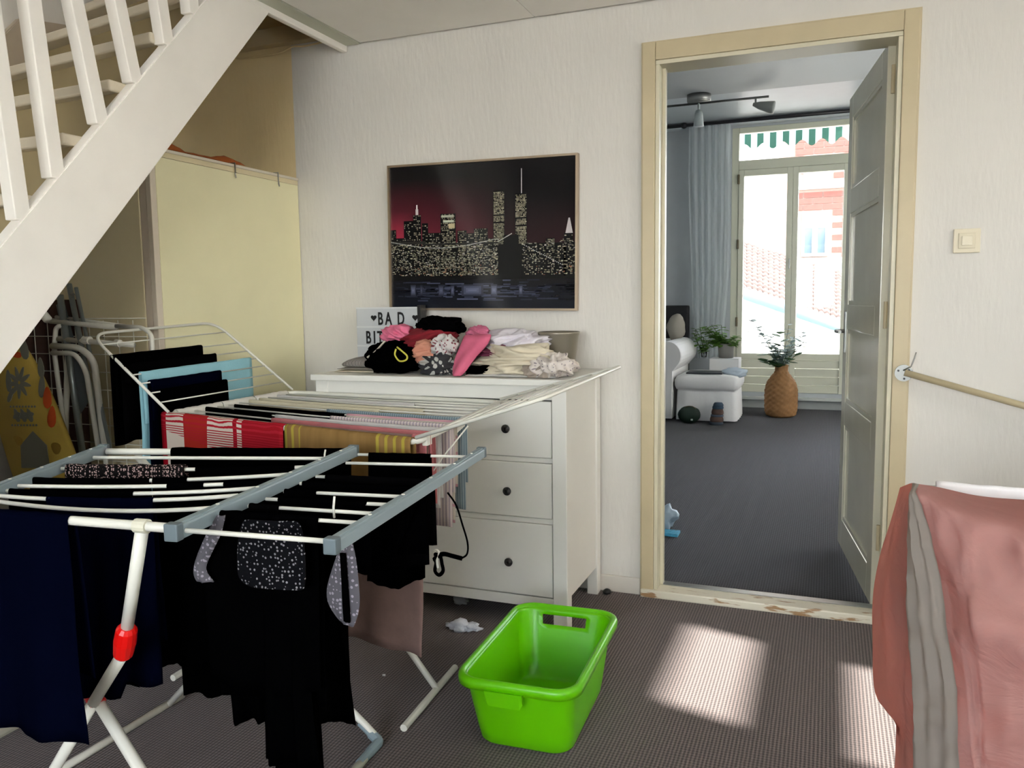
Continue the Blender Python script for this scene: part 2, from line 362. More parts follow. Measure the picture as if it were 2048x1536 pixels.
# local frame: x along width, y toward visible face
th = .036
for a, b in zz: lf.bbox((.1, -th/2, a-.001), (LW-.1, th/2, b), .003, LM)
lf.bbox((0, -th/2, 0), (.1, th/2, leafH), .003, LM); lf.bbox((LW-.1, -th/2, 0), (LW, th/2, leafH), .003, LM)
leaf = lf.make('leaf', DOORP, d1)
for (a0, a), (b, b1) in zip(zz[:-1], zz[1:]):
    pm = MB().bbox((.1, -.006, a), (LW-.1, .006, b), .002, LM)
    for y0, y1 in ((.006, .012),):
        pm.box((.1, .006, a), (LW-.1, .014, a+.018), LM).box((.1, .006, b-.018), (LW-.1, .014, b), LM).box((.1, .006, a+.018), (.118, .0138, b-.018), LM).box((LW-.118, .006, a+.018), (LW-.1, .0138, b-.018), LM)
    pm.make('panel', DOORP, leaf)
hb = MB(); p = LM @ V((LW-.055, th/2+.04, 1.03)); q = LM @ V((LW-.17, th/2+.04, 1.03))
hb.tube([LM @ V((LW-.055, th/2, 1.03)), p], .009).tube([p, q], [.009, .008])
hb.box((LW-.075, th/2, .93), (LW-.035, th/2+.004, 1.12), LM); hb.make('handle', STEEL, leaf)
hb = MB(); p = LM @ V((LW-.055, -th/2-.045, 1.0)); q = LM @ V((LW-.0, -th/2-.05, 1.0))
hm = MB().tube([LM @ V((LW-.055, -th/2, 1.0)), p], .009); hm.make('handle', STEEL, leaf)
hx = MB()
for z in (.25, 1.1, 1.95): hx.cyl((1.064, .09, z), (1.064, .09, z+.1), .007)
hx.make('hinge', CREAM, d1)
# baseboards / handrail / switch
st(MB().bbox((-1.45, -.014, 0), (.166, -.001, .07), .004).make('baseboard_back', WHITE))
st(MB().bbox((1.142, -.014, 0), (RX-.002, -.001, .07), .004).make('baseboard_right_of_door', WHITE))
hr = thing('wall_rail', 'cream round rail fixed to the wall right of the door casing', 'rail', (1.5, -.04, .83))
ra, rb = V((1.125, -.045, .948)), V((2.35, -.10, .60)); tube('rail', [ra, rb], .0115, CREAM, hr, 12)
MB().cyl((1.123, -.024, .945), (1.123, -.032, .945), .03, 20).make('mounting_plate', STEEL, hr)
for a in (.6, 2.7, 4.8):
    bm_ = MB(); bm_.cyl(V((1.123+.02*cos(a), -.031, .945+.02*sin(a))), V((1.123+.02*cos(a), -.0345, .945+.02*sin(a))), .004, 8); bm_.make('screw', DARKM, hr)
tube('hook', [(1.12, -.04, .955), (1.145, -.042, .97), (1.155, -.04, 1.0), (1.16, -.036, 1.02)], .0025, STEEL, hr)
MB().cyl(rb-V((.05, 0, -.014)), rb-V((.05, -.098, -.014)), .008).make('bracket', STEEL, hr)
ls = thing('light_switch', 'cream square double framed light switch right of the doorway', 'switch', (1.307, -.001, 1.365))
MB().bbox((1.266, -.010, 1.366), (1.349, -.0005, 1.449), .003).make('frame', M('switch cream', 'd8ceb4', .35), ls)
MB().bbox((1.281, -.014, 1.381), (1.334, -.009, 1.434), .002).make('inner_frame', M('switch cream inner', 'd3c9ae', .35), ls)
MB().bbox((1.291, -.018, 1.391), (1.324, -.013, 1.424), .002).make('rocker', M('switch rocker', 'ddd4bb', .3), ls)

# ================================================================= STAIRS
XS = -1.16; SW = .045
A0, A1 = V((XS, -1.717, 1.384)), V((XS, -.897, 2.268)); B0, B1 = V((XS, -1.746, 1.045)), V((XS, -.595, 2.282))
dt = (A1-A0)/(A1-A0).y; db = (B1-B0)/(B1-B0).y
def topz(y): return A0.z+dt.z*(y-A0.y)
def botz(y): return B0.z+db.z*(y-B0.y)
stairs = thing('staircase', 'white painted open staircase rising to the ceiling at upper left', 'staircase', (XS-.5, -2.2, 0))
def stringer(x0, x1, mat, yb=-2.78, yt=None, parent=stairs, name='stringer'):
    yt0 = -.80; ytb = -.535
    prof = [(yb-.12, 0), (B0.y+(0-B0.z)/db.z, 0), (ytb, botz(ytb)), (ytb-.03, HC+.05), (yt0, topz(yt0)), (yb-.12, topz(yb-.12))]
    v = [(x, y, z) for x in (x0, x1) for y, z in prof]; n = len(prof)
    f = [tuple(range(n))[::-1], tuple(range(n, 2*n))]+[(i, (i+1) % n, n+(i+1) % n, n+i) for i in range(n)]
    bm = bmesh.new(); bv = [bm.verts.new(p) for p in v]; [bm.faces.new([bv[i] for i in q]) for q in f]
    bmesh.ops.bevel(bm, geom=bm.edges[:], offset=.004, segments=2, affect='EDGES'); bm.verts.index_update()
    return build(name, [x.co.copy() for x in bm.verts], [tuple(q.index for q in ff.verts) for ff in bm.faces], mat, parent)
stringer(XS-SW, XS, STAIR)
stringer(LX+.002, LX+.035, M('worn stair string', 'b3a48f', .6, var=.1), name='wall_string')
RISE = .1915; RUN = RISE/((dt.z+db.z)/2)
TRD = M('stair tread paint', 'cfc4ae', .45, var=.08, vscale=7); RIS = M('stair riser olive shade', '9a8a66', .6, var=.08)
z = RISE; k = 0
while z < 2.9:
    yc = A0.y+(z-.075-A0.z)/dt.z           # nosing position
    fan = max(0, (z-1.75))*.32
    xl, xr = LX+.035, XS-SW+.006
    v = [(xl, yc+.02-fan*.2+fan, z-.035), (xr, yc+.0, z-.035), (xr, yc+RUN+.05, z-.035), (xl, yc+RUN+.05+fan, z-.035)]
    m = MB(); v2 = v+[(a, b, c+.035) for a, b, c in v]
    m.add(v2, [(3, 2, 1, 0), (4, 5, 6, 7), (0, 1, 5, 4), (1, 2, 6, 5), (2, 3, 7, 6), (3, 0, 4, 7)])
    o = m.make('tread', TRD, stairs); bv = o.modifiers.new('bevel', 'BEVEL'); bv.width = .008; bv.segments = 3
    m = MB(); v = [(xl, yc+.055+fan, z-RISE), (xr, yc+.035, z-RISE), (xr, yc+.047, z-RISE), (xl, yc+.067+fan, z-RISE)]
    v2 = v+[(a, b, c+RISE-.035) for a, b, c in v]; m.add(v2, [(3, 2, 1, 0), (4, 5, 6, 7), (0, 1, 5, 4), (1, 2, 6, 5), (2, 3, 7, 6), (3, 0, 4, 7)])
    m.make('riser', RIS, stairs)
    z += RISE
# balusters : (bottom px, top px) picked on the stringer's top edge
BALS = [((100, 345), (52, 0), 30), ((189, 225), (138, 0), 28), ((258, 148), (222, -10), 25), ((322, 72), (303, -40), 22), ((30, 425), (-32, 0), 34), ((374, 18), (366, -60), 20)]
xb = XS-.024
for (bx, by), (tx, ty), wpx in BALS:
    a = onX(bx+6, by, xb); b = onX(tx+6, ty, xb); a.z = topz(a.y)-.01
    d = (b-a).normalized(); b = a+d*(.86/d.z)
    m = MB(); s = .0205; side = V((1, 0, 0)); nn = d.cross(side)
    vv = []
    for c in (a, b):
        vv += [c+V((s, 0, 0))+V((0, s*1.15, 0)), c+V((s, 0, 0))-V((0, s*1.15, 0)), c-V((s, 0, 0))-V((0, s*1.15, 0)), c-V((s, 0, 0))+V((0, s*1.15, 0))]
    m.add(vv, [(3, 2, 1, 0), (4, 5, 6, 7), (0, 1, 5, 4), (1, 2, 6, 5), (2, 3, 7, 6), (3, 0, 4, 7)])
    o = m.make('baluster', STAIR, stairs); bv = o.modifiers.new('bevel', 'BEVEL'); bv.width = .003; bv.segments = 2
ha, hb2 = V((xb, -2.75, topz(-2.75)+.84)), V((xb, -.9, topz(-.9)+.84)); tube('handrail', [ha, hb2], .026, STAIR, stairs, 12)

# ================================================================= CABINET UNDER THE STAIRS
cb = thing('tall_cabinet', 'tall cream painted cabinet standing in the corner under the staircase', 'cabinet', (-1.78, -.45, 0))
CX, CY, CZ = -1.452, -.90, 1.79
MB().box((-2.15, CY+.02, 0), (-2.13, -.004, CZ-.02)).box((-2.13, -.03, 0), (CX-.02, -.004, CZ-.02)).box((-2.15, CY+.02, CZ-.02), (CX, -.004, CZ)).make('carcass', CABD, cb)
MB().bbox((CX-.02, CY+.03, 0), (CX, -.004, CZ-.021), .002).make('side_panel', CAB, cb)
MB().bbox((CX-.022, CY-.0, 0), (CX+.001, CY+.028, CZ-.021), .003).make('corner_post', M('pale corner post', 'd9cdb9', .5), cb)
MB().bbox((-2.15, CY-.0, .02), (CX-.058, CY+.018, CZ-.03), .003).make('door', CABD, cb)
MB().bbox((CX-.056, CY+.002, .0), (CX-.024, CY+.018, CZ-.03), .002).make('stile', M('stile beige', 'cfc0ac', .5), cb)
MB().bbox((-2.16, CY-.005, CZ+.0002), (CX+.006, -.004, CZ+.012), .003).make('top_board', M('cabinet top edge', 'd6cdbb', .5), cb)
for (hx_, hz_) in ((468, 348), (554, 356)):
    p = onX(hx_, hz_-14, CX+.004)
    hk = tube('hook', [V((CX-.03, p.y, CZ+.016)), V((CX+.009, p.y, CZ+.016)), V((CX+.010, p.y, CZ-.035)), V((CX+.022, p.y-.012, CZ-.045)), V((CX+.028, p.y-.024, CZ-.03))], .0028, STEEL)
    tag(hk, 'small metal hook over the cabinet top edge, ' + ('nearer the stair string' if hx_ < 500 else 'nearer the white wall'), 'hook', 'metal hooks on the cabinet edge')
rg = MB(); random.seed(5)
nn_ = 22
vv = []
for i in range(nn_+1):
    y = -.86+.50*i/nn_
    hgt = .013+.03*max(0, 1-abs(i-3)/4)+.02*max(0, 1-abs(i-18)/4)
    for j, (dx, dz) in enumerate(((-.10, 0), (-.08, hgt), (-.04, hgt*1.1), (-.015, hgt*.8), (-.005, .002))):
        vv.append(V((CX+dx, y+.004*noise.noise(V((i, j, 0))), CZ+.0135+dz+.004*noise.noise(V((i*.6, j, 2))))))
ff = [(i*5+j, i*5+j+1, (i+1)*5+j+1, (i+1)*5+j) for i in range(nn_) for j in range(4)]
tag(build('orange_cloth', vv, ff, M('burnt orange cloth', 'a5561c', .9), None, True), 'crumpled burnt orange cloth lying on the cabinet top', 'cloth')

# ================================================================= DRESSER
dr = thing('chest_of_drawers', 'white three drawer chest standing against the back wall', 'chest of drawers', (-.53, -.25, 0))
X0, X1, Y0, Y1, HD = -1.06, 0.0, -.485, -.02, .939
MB().bbox((X0-.012, -.503, HD-.024), (X1+.012, -.005, HD), .004).make('top_slab', DRESS, dr)
for x in (X0, X1-.055):
    MB().bbox((x, Y0, 0), (x+.055, Y0+.055, HD-.024), .003).make('leg', DRESS, dr)
for x in (X0, X1-.045):
    MB().bbox((x, Y1-.05, 0), (x+.045, Y1, HD-.024), .003).make('leg', DRESS, dr)
for x in (X0+.008, X1-.026):
    MB().box((x, Y0+.055, .115), (x+.018, Y1-.05, HD-.024)).make('side_panel', DRESS, dr)
GAP = M('drawer gap dark', '3b3832', .9)
MB().box((X0+.03, Y0+.03, .12), (X1-.03, Y0+.034, .86)).box((X0+.03, Y1-.02, .12), (X1-.03, Y1-.012, HD-.03)).make('gap_shade_and_back_board', GAP, dr)  # dark sheet behind the drawer fronts paints the gap shade; second box is the back
DX0, DX1 = X0+.058, X1-.058
MB().bbox((DX0-.004, Y0+.006, .862), (DX1+.004, Y0+.03, HD-.024), .002).make('top_rail', DRESS, dr)
MB().bbox((DX0-.004, Y0+.006, .082), (DX1+.004, Y0+.03, .121), .002).make('bottom_rail', DRESS, dr)
for a, b in ((.633, .645), (.405, .418)): MB().bbox((DX0-.004, Y0+.010, a-.003), (DX1+.004, Y0+.03, b+.003), .001).make('divider_rail', DRESS, dr)
for (za, zb, kp) in ((.650, .857, (1010, 858)), (.423, .628, (1013, 983)), (.125, .400, (1016, 1125))):
    dw = MB().bbox((DX0, Y0+.004, za), (DX1, Y0+.026, zb), .003).make('drawer', DRESS, dr)
    kz = onY(kp[0], kp[1], Y0-.02); kx = kz.x
    for x in (kx, X0+X1-kx):
        kb = MB(); prof = [(.006, 0), (.006, .008), (.010, .012), (.0155, .017), (.0165, .022), (.013, .027), (.005, .029)]
        n = 16; kk = []
        for r_, h_ in prof:
            for j in range(n): a = 2*pi*j/n; kk.append(V((x+r_*cos(a), Y0+.004-h_, kz.z+r_*sin(a))))
        fc = [(i*n+j, (i+1)*n+j, (i+1)*n+(j+1) % n, i*n+(j+1) % n) for i in range(len(prof)-1) for j in range(n)]+[tuple((len(prof)-1)*n+j for j in range(n))]
        build('knob', kk, fc, KNOB, dw, True)

# ================================================================= PICTURE
random.seed(11)
PW, PH = .874, .632; PC = V((-.965+PW/2, -.02, 1.183+PH/2)); rot = -.012
PM = Matrix.Translation(PC) @ Matrix.Rotation(-rot, 4, 'Y') @ Matrix.Translation((-PW/2, 0, -PH/2))
pic = thing('framed_picture', 'framed night city skyline print hanging above the white chest', 'picture', (PC.x, -.002, PC.z-PH/2))
fr = .009
MB().box((0, -.012, 0), (PW, .014, fr), PM).box((0, -.012, PH-fr), (PW, .014, PH), PM).box((0, -.012, fr), (fr, .014, PH-fr), PM).box((PW-fr, -.012, fr), (PW, .014, PH-fr), PM).make('frame', FRAMEG, pic)
qv, qf, qc = [], [], []
def Q(x0, z0, x1, z1, c, lay=0, c2=None):
    k = len(qv); y = -.0005-.00012*lay
    for (x, zz_, cc) in ((x0, z0, c), (x1, z0, c), (x1, z1, c2 or c), (x0, z1, c2 or c)): qv.append(PM @ V((fr+x*(PW-2*fr), y, fr+zz_*(PH-2*fr)))); qc.append(cc)
    qf.append((k, k+1, k+2, k+3))
def sk(u, v):
    base = V((.012, .011, .012)); mag = V((.16, .012, .028)); glow = max(0, 1-abs(v-.48)/.42)*max(0, 1-(u/.62))**.8
    g2 = max(0, 1-abs(v-.45)/.3)*.10
    hot = V((.22, .014, .03))*max(0, 1-sqrt(((u-.05)/.12)**2+((v-.50)/.18)**2))
    return tuple(base+mag*(glow+g2)+hot)
NX, NZ = 24, 18
for i in range(NX):
    for j in range(NZ):
        k = len(qv)
        for (a, b) in ((i, j), (i+1, j), (i+1, j+1), (i, j+1)):
            u, v = a/NX, .2+.8*b/NZ; qv.append(PM @ V((fr+u*(PW-2*fr), -.0004, fr+v*(PH-2*fr)))); qc.append(sk(u, v))
        qf.append((k, k+1, k+2, k+3))
DK = (.010, .010, .011)
def bldg(x0, x1, top, dens=.5, warm=(.42, .38, .27), base=.22, rows=.012, colw=.006, col=DK, lay=1):
    Q(x0, base, x1, top, col, lay)
    zz_ = base+.01
    while zz_ < top-.006:
        x = x0+.003
        while x < x1-.004:
            if random.random() < dens:
                b_ = random.uniform(.25, 1.2); wd = random.choice((1, 1, 2))*colw*.75
                Q(x, zz_, min(x+wd, x1-.002), zz_+rows*.55, tuple(min(.8, c*b_) for c in warm), lay+1)
            x += colw
        zz_ += rows
# towers and blocks
for (a, b, t, d) in ((0, .03, .56, .25), (.03, .075, .50, .3), (.075, .13, .62, .22), (.13, .175, .66, .3), (.18, .215, .60, .25), (.215, .285, .53, .35), (.285, .37, .66, .55), (.38, .43, .54, .5), (.43, .47, .52, .4), (.47, .545, .55, .45), (.545, .6, .48, .4), (.735, .79, .42, .3), (.79, .84, .44, .2), (.85, .895, .47, .35), (.9, .95, .42, .25), (.94, .985, .5, .3)):
    bldg(a, b, t, d)
Q(.145, .66, .16, .70, (.55, .5, .5), 3); Q(.149, .70, .156, .73, (.8, .75, .75), 3)
Q(.30, .60, .36, .615, (.5, .52, .4), 3); Q(.29, .635, .36, .65, (.4, .42, .33), 3); Q(.33, .56, .365, .59, (.5, .42, .25), 3)
for (a, b, t) in ((.575, .635, .80), (.69, .752, .775)):
    bldg(a, b, t, .85, (.62, .56, .40), .42, .0085, .005, lay=3)
    for hz in (t-.17, t-.22): Q(a, hz, b, hz+.012, DK, 5)
Q(.722, .775, .726, .94, (.6, .57, .57), 4)
k = len(qv)
for (x, z_) in ((.948, .50), (.985, .50), (.97, .60), (.963, .60)): qv.append(PM @ V((fr+x*(PW-2*fr), -.0012, fr+z_*(PH-2*fr)))); qc.append((.55, .5, .5))
qf.append((k, k+1, k+2, k+3))
Q(0, .2, 1, .44, DK, 0.5)
# dense low city lights
for i in range(1500):
    x = random.random()**.9; zt = random.uniform(.225, .46)
    if .61 < x < .72 and zt > .22 and random.random() < .85: continue
    if x > .72 and random.random() < .55: continue
    c = random.choice(((.5, .45, .3), (.35, .35, .28), (.6, .55, .5), (.3, .3, .22), (.45, .2, .12) if zt < .3 else (.4, .4, .3))); b_ = random.uniform(.15, 1)
    wd = random.uniform(.002, .012); Q(x, zt, min(1, x+wd), zt+random.uniform(.003, .007), tuple(a*b_ for a in c), 6)
Q(.60, .2, .725, .44, DK, 7); Q(.63, .44, .71, .50, DK, 7); Q(.0, .455, .20, .475, (.03, .028, .026), 7); Q(.19, .445, .6, .456, (.03, .028, .026), 7)
for i in range(80):
    t = i/79; x = t*.6; z_ = .47-.05*sin(pi*min(1, t*1.05)); Q(x, z_, x+.004, z_+.006, (.6, .6, .55), 8)
for i in range(14): t = i/13; Q(.6+.07*t, .455+.05*t, .604+.07*t, .461+.05*t, (.6, .6, .55), 8)
for i in range(24): t = i/23; Q(.73+.2*t, .43-.14*t, .734+.2*t, .436-.14*t, (.5, .5, .5), 8)
# river
Q(0, 0, 1, .2, (.012, .014, .022), 9, (.010, .010, .012))
for i in range(150):
    x = random.random(); wd = random.uniform(.02, .12); z_ = random.gauss(.115, .035)
    if z_ < .02 or z_ > .19: continue
    g = max(.05, 1-abs(x-.45)/.5)*random.uniform(.2, .8); Q(x, z_, min(1, x+wd), z_+.008, (.16*g, .18*g, .30*g), 10+i % 3)
for x, w_, b_ in ((.11, .03, .7), (.165, .015, .4), (.27, .03, .6), (.34, .02, .6), (.40, .12, .8), (.56, .035, .9), (.71, .02, .7)):
    for q_ in range(4): Q(x+w_*.1*q_, .085+.012*q_, x+w_*(1-.1*q_), .165-.012*q_, (.05*b_*(q_+1), .055*b_*(q_+1), .085*b_*(q_+1)), 13+q_)
PR = bpy.data.materials.new('printed city picture'); PR.use_nodes = True; n = PR.node_tree; b = n.nodes['Principled BSDF']
at = n.nodes.new('ShaderNodeAttribute'); at.attribute_name = 'col'; n.links.new(at.outputs['Color'], b.inputs['Base Color'])
b.inputs['Roughness'].default_value = .10; b.inputs['Specular IOR Level'].default_value = .38
for p_ in [PM @ V((fr, .010, fr)), PM @ V((PW-fr, .010, fr)), PM @ V((PW-fr, .010, PH-fr)), PM @ V((fr, .010, PH-fr))]: qv.append(p_); qc.append(DK)
build('print', qv, qf, PR, pic, cols=qc)
MB().box((fr, .001, fr), (PW-fr, .012, PH-fr), PM).make('backing', GAP, pic)

# ================================================================= CLOTH HELPERS
def drape(name, rod, t0, t1, Lf, Lb, mat, seed=0, amp=.018, folds=3, flare=0., r=.006, n=None, label=None, cat='garment', group=None, hem=None, shape=None, thick=.0015, nu=26, parent=None, shift=0.):
    """cloth laid over rod(t): back side down Lb, front side down Lf"""
    A, B = rod(t0), rod(t1); wv = (B-A); wv.z = 0; Wd = wv.length; wv.normalize()
    if n is None: n = V((wv.y, -wv.x, 0))
    nv_f = max(5, int(Lf/.028)); nv_b = max(4, int(Lb/.04)); verts = []; uvs = []; rows = 0
    prm = [(-1, Lb*(1-j/nv_b)) for j in range(nv_b)]+[(0, a) for a in (-60, -25, 10, 45, 75)]+[(1, Lf*(j+1)/nv_f) for j in range(nv_f)]
    for side, h in prm:
        for i in range(nu+1):
            u = i/nu; t = t0+(t1-t0)*u; P = rod(t).copy(); rr = r*(1+.25*noise.noise(V((u*9, seed, side))))
            if side == 0:
                a = math.radians(h); P += n*(rr*sin(a))+V((0, 0, rr*cos(a))); vcoord = rr*a
            else:
                L = Lf if side > 0 else Lb; hh = h*(hem(u) if (hem and side > 0) else 1.0)
                g = min(1, hh/max(.05, .35))
                wave = .5+.5*sin(u*folds*2*pi+seed*1.7+1.2*noise.noise(V((u*2, hh*3, seed)))+side)
                off = rr+amp*g*wave+.006*g*noise.noise(V((u*6, hh*7, seed+3)))+.0
                lat = (u-.5)*Wd*flare*hh/max(L, .01)
                if shape and side > 0: lat += shape(u, hh)
                lat += .010*noise.noise(V((u*1.5, hh*4, seed+9)))*g
                P += n*(off*side+shift*(hh if side > 0 else 0))+V((0, 0, -hh-.006*noise.noise(V((u*7, seed, 1)))*(h/L)))+wv*lat
                vcoord = side*hh
            verts.append(P); uvs.append(((u*Wd), vcoord))
        rows += 1
    f = [(j*(nu+1)+i, j*(nu+1)+i+1, (j+1)*(nu+1)+i+1, (j+1)*(nu+1)+i) for j in range(rows-1) for i in range(nu)]
    o = build(name, verts, f, mat, parent, True, uvs=uvs)
    so_ = o.modifiers.new('thickness', 'SOLIDIFY'); so_.thickness = thick; so_.offset = 1
    if label: tag(o, label, cat, group)
    return o
def tof(rod, px):
    lo, hi = -.2, 1.2
    for _ in range(30):
        m_ = (lo+hi)/2
        if proj(rod(m_))[0] < px: lo = m_
        else: hi = m_
    return (lo+hi)/2
def hlen(P, ypx):
    lo, hi = 0, 1.2
    for _ in range(30):
        m_ = (lo+hi)/2
        if proj(P-V((0, 0, m_)))[1] < ypx: lo = m_
        else: hi = m_
    return min((lo+hi)/2, P.z-.03)
def mkrod(P, Q_, sag=0.): return lambda t: lerp(P, Q_, t)-V((0, 0, sag*4*t*(1-t)))

# ================================================================= FRONT DRYING RACK (grey rails)
ZR = .845
fk = thing('drying_rack', 'folding drying rack with grey blue rails and white rods, nearest the camera', 'drying rack', (-.5, -1.9, 0))
def rail(pa, pb, w_, h_, ext=.0):
    a, b = onZ(*pa, ZR), onZ(*pb, ZR); d = (b-a).normalized(); a = a-d*ext; b = b+d*ext; s_ = d.cross(V((0, 0, 1)))
    m = MB(); Mx = Matrix(((d.x, s_.x, 0, a.x), (d.y, s_.y, 0, a.y), (0, 0, 1, ZR), (0, 0, 0, 1))); L = (b-a).length
    m.bbox((.0, -w_/2, -h_/2), (L, w_/2, h_/2), .0035, Mx); m.bbox((0, -w_*.28, h_/2-.001), (L, w_*.28, h_/2+.0025), .001, Mx)
    o = m.make('side_rail', GREY, fk)
    c = MB(); c.bbox((-.016, -w_/2-.0008, -h_/2-.0008), (.004, w_/2+.0008, h_/2+.0035), .003, Mx); c.make('end_cap', GREYC, o); c = MB(); c.bbox((L-.004, -w_/2-.0008, -h_/2-.0008), (L+.012, w_/2+.0008, h_/2+.0035), .003, Mx)
    c.make('end_cap', GREYC, o)
    for q in (.17, .36, .55, .74, .9):
        s2 = MB(); p_ = Mx @ V((L*q, 0, h_/2+.002)); s2.cyl(p_, p_+V((0, 0, .002)), .0035, 8); s2.make('screw', TUBE, o)
rail((352, 1063), (706, 903), .024, .026)
rail((668, 1090), (962, 906), .021, .022)
cl0, cl1 = (-128, 1030), (206, 901); rail(cl0, cl1, .024, .026)
def zrod(a, b, sag=0): return mkrod(onZ(*a, ZR), onZ(*b, ZR), sag)
CR = [zrod((214, 903), (700, 905)), zrod((187, 915), (668, 917)), zrod((118, 937), (618, 934), .004), zrod((48, 959), (588, 948), .008),
      zrod((10, 971), (547, 964), .006), zrod((-15, 980), (516, 976), .010), zrod((-42, 988), (476, 991), .012), zrod((-72, 992), (425, 1016), .016), zrod((-105, 1022), (352, 1057))]
for i, r_ in enumerate(CR):
    tube('tube' if i in (0, 8) else 'rod', [r_(j/10) for j in range(11)], .0085 if i in (0, 8) else .0042, TUBE, fk, 10)
WR = [zrod((716, 909), (957, 914)), zrod((692, 926), (918, 931)), zrod((632, 953), (872, 964)), zrod((600, 967), (848, 979)), zrod((568, 983), (818, 994)),
      zrod((532, 998), (790, 1010)), zrod((497, 1012), (762, 1028)), zrod((458, 1029), (724, 1046)), zrod((372, 1061), (660, 1083))]
for i, r_ in enumerate(WR): tube('rod', [r_(0), r_(1)], .0036 if i < 8 else .0045, TUBE, fk, 8)
# legs
pv = onZ(285, 1046, ZR)
def ly(px, py, y): return onY(px, py, y)
rd1 = ly(250, 1283, -2.13); jt = ly(187, 1405, -2.06)
tube('leg', [pv-V((0, 0, .005)), rd1], .0115, TUBE, fk, 12)
g = MB(); d_ = (pv-rd1).normalized(); g.tube([rd1+d_*.038, rd1+d_*.03, rd1+d_*0, rd1-d_*.032, rd1-d_*.04], [.014, .019, .0205, .018, .012], 14); g.make('clamp', RED, fk)
ft1 = jt+(jt-rd1)*1.0; ft1 = V((jt.x-.30, -2.05, .012))
tube('leg', [rd1-d_*.03, jt], .012, TUBE, fk, 12)
tube('leg', [jt, ft1], .012, TUBE, fk, 12)
ft2 = V((-.215, -2.05, .012)); up2 = jt+(jt-ft2)*.12
tube('leg', [jt+V((-.02, .012, .02)), ft2], .012, TUBE, fk, 12)
tube('leg', [jt+V((-.02, .012, .02)), V((-.80, -2.1, .83))], .011, TUBE, fk, 12)
g = MB(); g.tube([jt+V((-.02, .012, .02))-V((.012, 0, -.01)), jt+V((.006, .006, -.006))], .017, 12); g.make('clamp', RED, fk)
fr1 = V((-.262, -1.385, .012)); jf = V((-.60, -1.40, .40))
tube('leg', roundpath([jf, onY(645, 1362, -1.39), onY(742, 1462, -1.385), fr1], .03), .010, TUBE, fk, 12)
tube('leg', [jf, V((-.84, -1.62, .83))], .010, TUBE, fk, 12)
tube('leg', [jf, V((-.98, -1.42, .012))], .010, TUBE, fk, 12)
tube('leg', [jf, V((-.32, -1.47, .83))], .010, TUBE, fk, 12)
tube('foot_bar', [fr1+V((.004, -.09, 0)), V((-.215, -2.05, .012))], .0115, TUBE, fk, 12)
tube('foot_bar', [V((-.985, -1.36, .011)), V((-.99, -2.08, .011))], .011, TUBE, fk, 12)
g = MB(); cpt = [V((-.325, -1.385, .058)), V((-.285, -1.385, .026)), V((-.263, -1.388, .014)), V((-.262, -1.43, .0125)), V((-.258, -1.50, .0125))]
g.tube(roundpath(cpt, .02), [.0115]*2+[.014]*(len(roundpath(cpt, .02))-4)+[.0125]*2, 12); g.make('foot_cap', GREYC if False else M('foot cap grey', '7f8f95', .45), fk)
# clamp ring round the tube where the leg pivots
ax = (CR[8](1)-CR[8](0)).normalized(); MB().tube([CR[8](tof(CR[8], 272)), CR[8](tof(CR[8], 296))], .0125, 14).make('pivot_collar', M('ivory plastic collar', 'd4d0bb', .4), fk)
def clipm(name, rod, px, h, parent, tail=.0):
    P = rod(tof(rod, px)); tube(name, smoothpath([P+V((0, 0, -.012)), P+V((.002, -.004, .006)), P+V((.0, 0, .012)), P+V((-.002, .006, h))]), .0022, TUBE, parent)
clipm('stand_clip', WR[6], 668, .026, fk); clipm('stand_clip', CR[1], 650, .020, fk)
g = MB(); P = CR[2](tof(CR[2], 262)); g.bbox(P+V((-.012, -.004, -.006)), P+V((.012, .03, .008)), .003); g.make('stand_clip', TUBE, fk)

LEO = ramp_mat('speckled ruffle fabric', dots(.0042, .36, (.006, .005, .005), (.36, .25, .23), 1.0))
DOTB = ramp_mat('black fabric with small pale dots', dots(.0068, .30, (.004, .004, .005), (.20, .19, .20), .55))
DOTG = ramp_mat('grey lining with pale flowers', dots(.0075, .33, (.085, .08, .09), (.24, .22, .25), .5))
GF = 'black laundry on the front rack'
def hang(rod, a, b, yb, mat, label, cat='garment', Lb=.3, name='black_garment', group=GF, **k):
    ta, tb = tof(rod, a), tof(rod, b); P = rod((ta+tb)/2)+V((0, -.015, 0))
    return drape(name, rod, ta, tb, hlen(P, yb), Lb, mat, label=label, cat=cat, group=group, **k)
hang(CR[0], 345, 700, 1390, BLK, 'long black skirt hung over the far thick tube of the front rack', 'skirt', seed=1, folds=5, amp=.03, r=.0115, nu=40, flare=-.05, name='black_skirt')
hang(CR[2], 392, 590, 1300, BLK, 'black blouse on the second thin rod of the front rack, right half', seed=2, folds=3, name='black_blouse', cat='blouse', hem=lambda u: .9+.1*sin(u*9))
hang(CR[2], 172, 240, 1200, BLK, 'narrow black garment hung left of the white clip on the front rack', seed=3, folds=1)
hang(CR[2], 135, 372, 976, LEO, 'black and pink speckled ruffled top across the front rack', 'top', Lb=.03, name='speckled_top', seed=4, folds=9, amp=.006, r=.012, nu=40, group=None)
hang(CR[3], 62, 300, 1290, BLK2, 'black garment laid in front of the speckled ruffle on the front rack', seed=5, folds=3)
hang(CR[3], 306, 375, 1330, BLK, 'black garment beside the right end of the speckled ruffle', seed=25, folds=2)
hang(CR[4], 335, 408, 1330, BLK, 'black leggings on the fifth rod, between two bare rod pieces', 'leggings', name='black_leggings', seed=6, folds=1)
hang(CR[4], 448, 542, 1440, BLK, 'black trousers touching the middle grey rail of the front rack', 'trousers', name='black_trousers', seed=7, folds=2, amp=.03)
hang(CR[5], 20, 268, 1370, BLK, 'long black garment left of the bare white rod of the front rack', seed=8, folds=3)
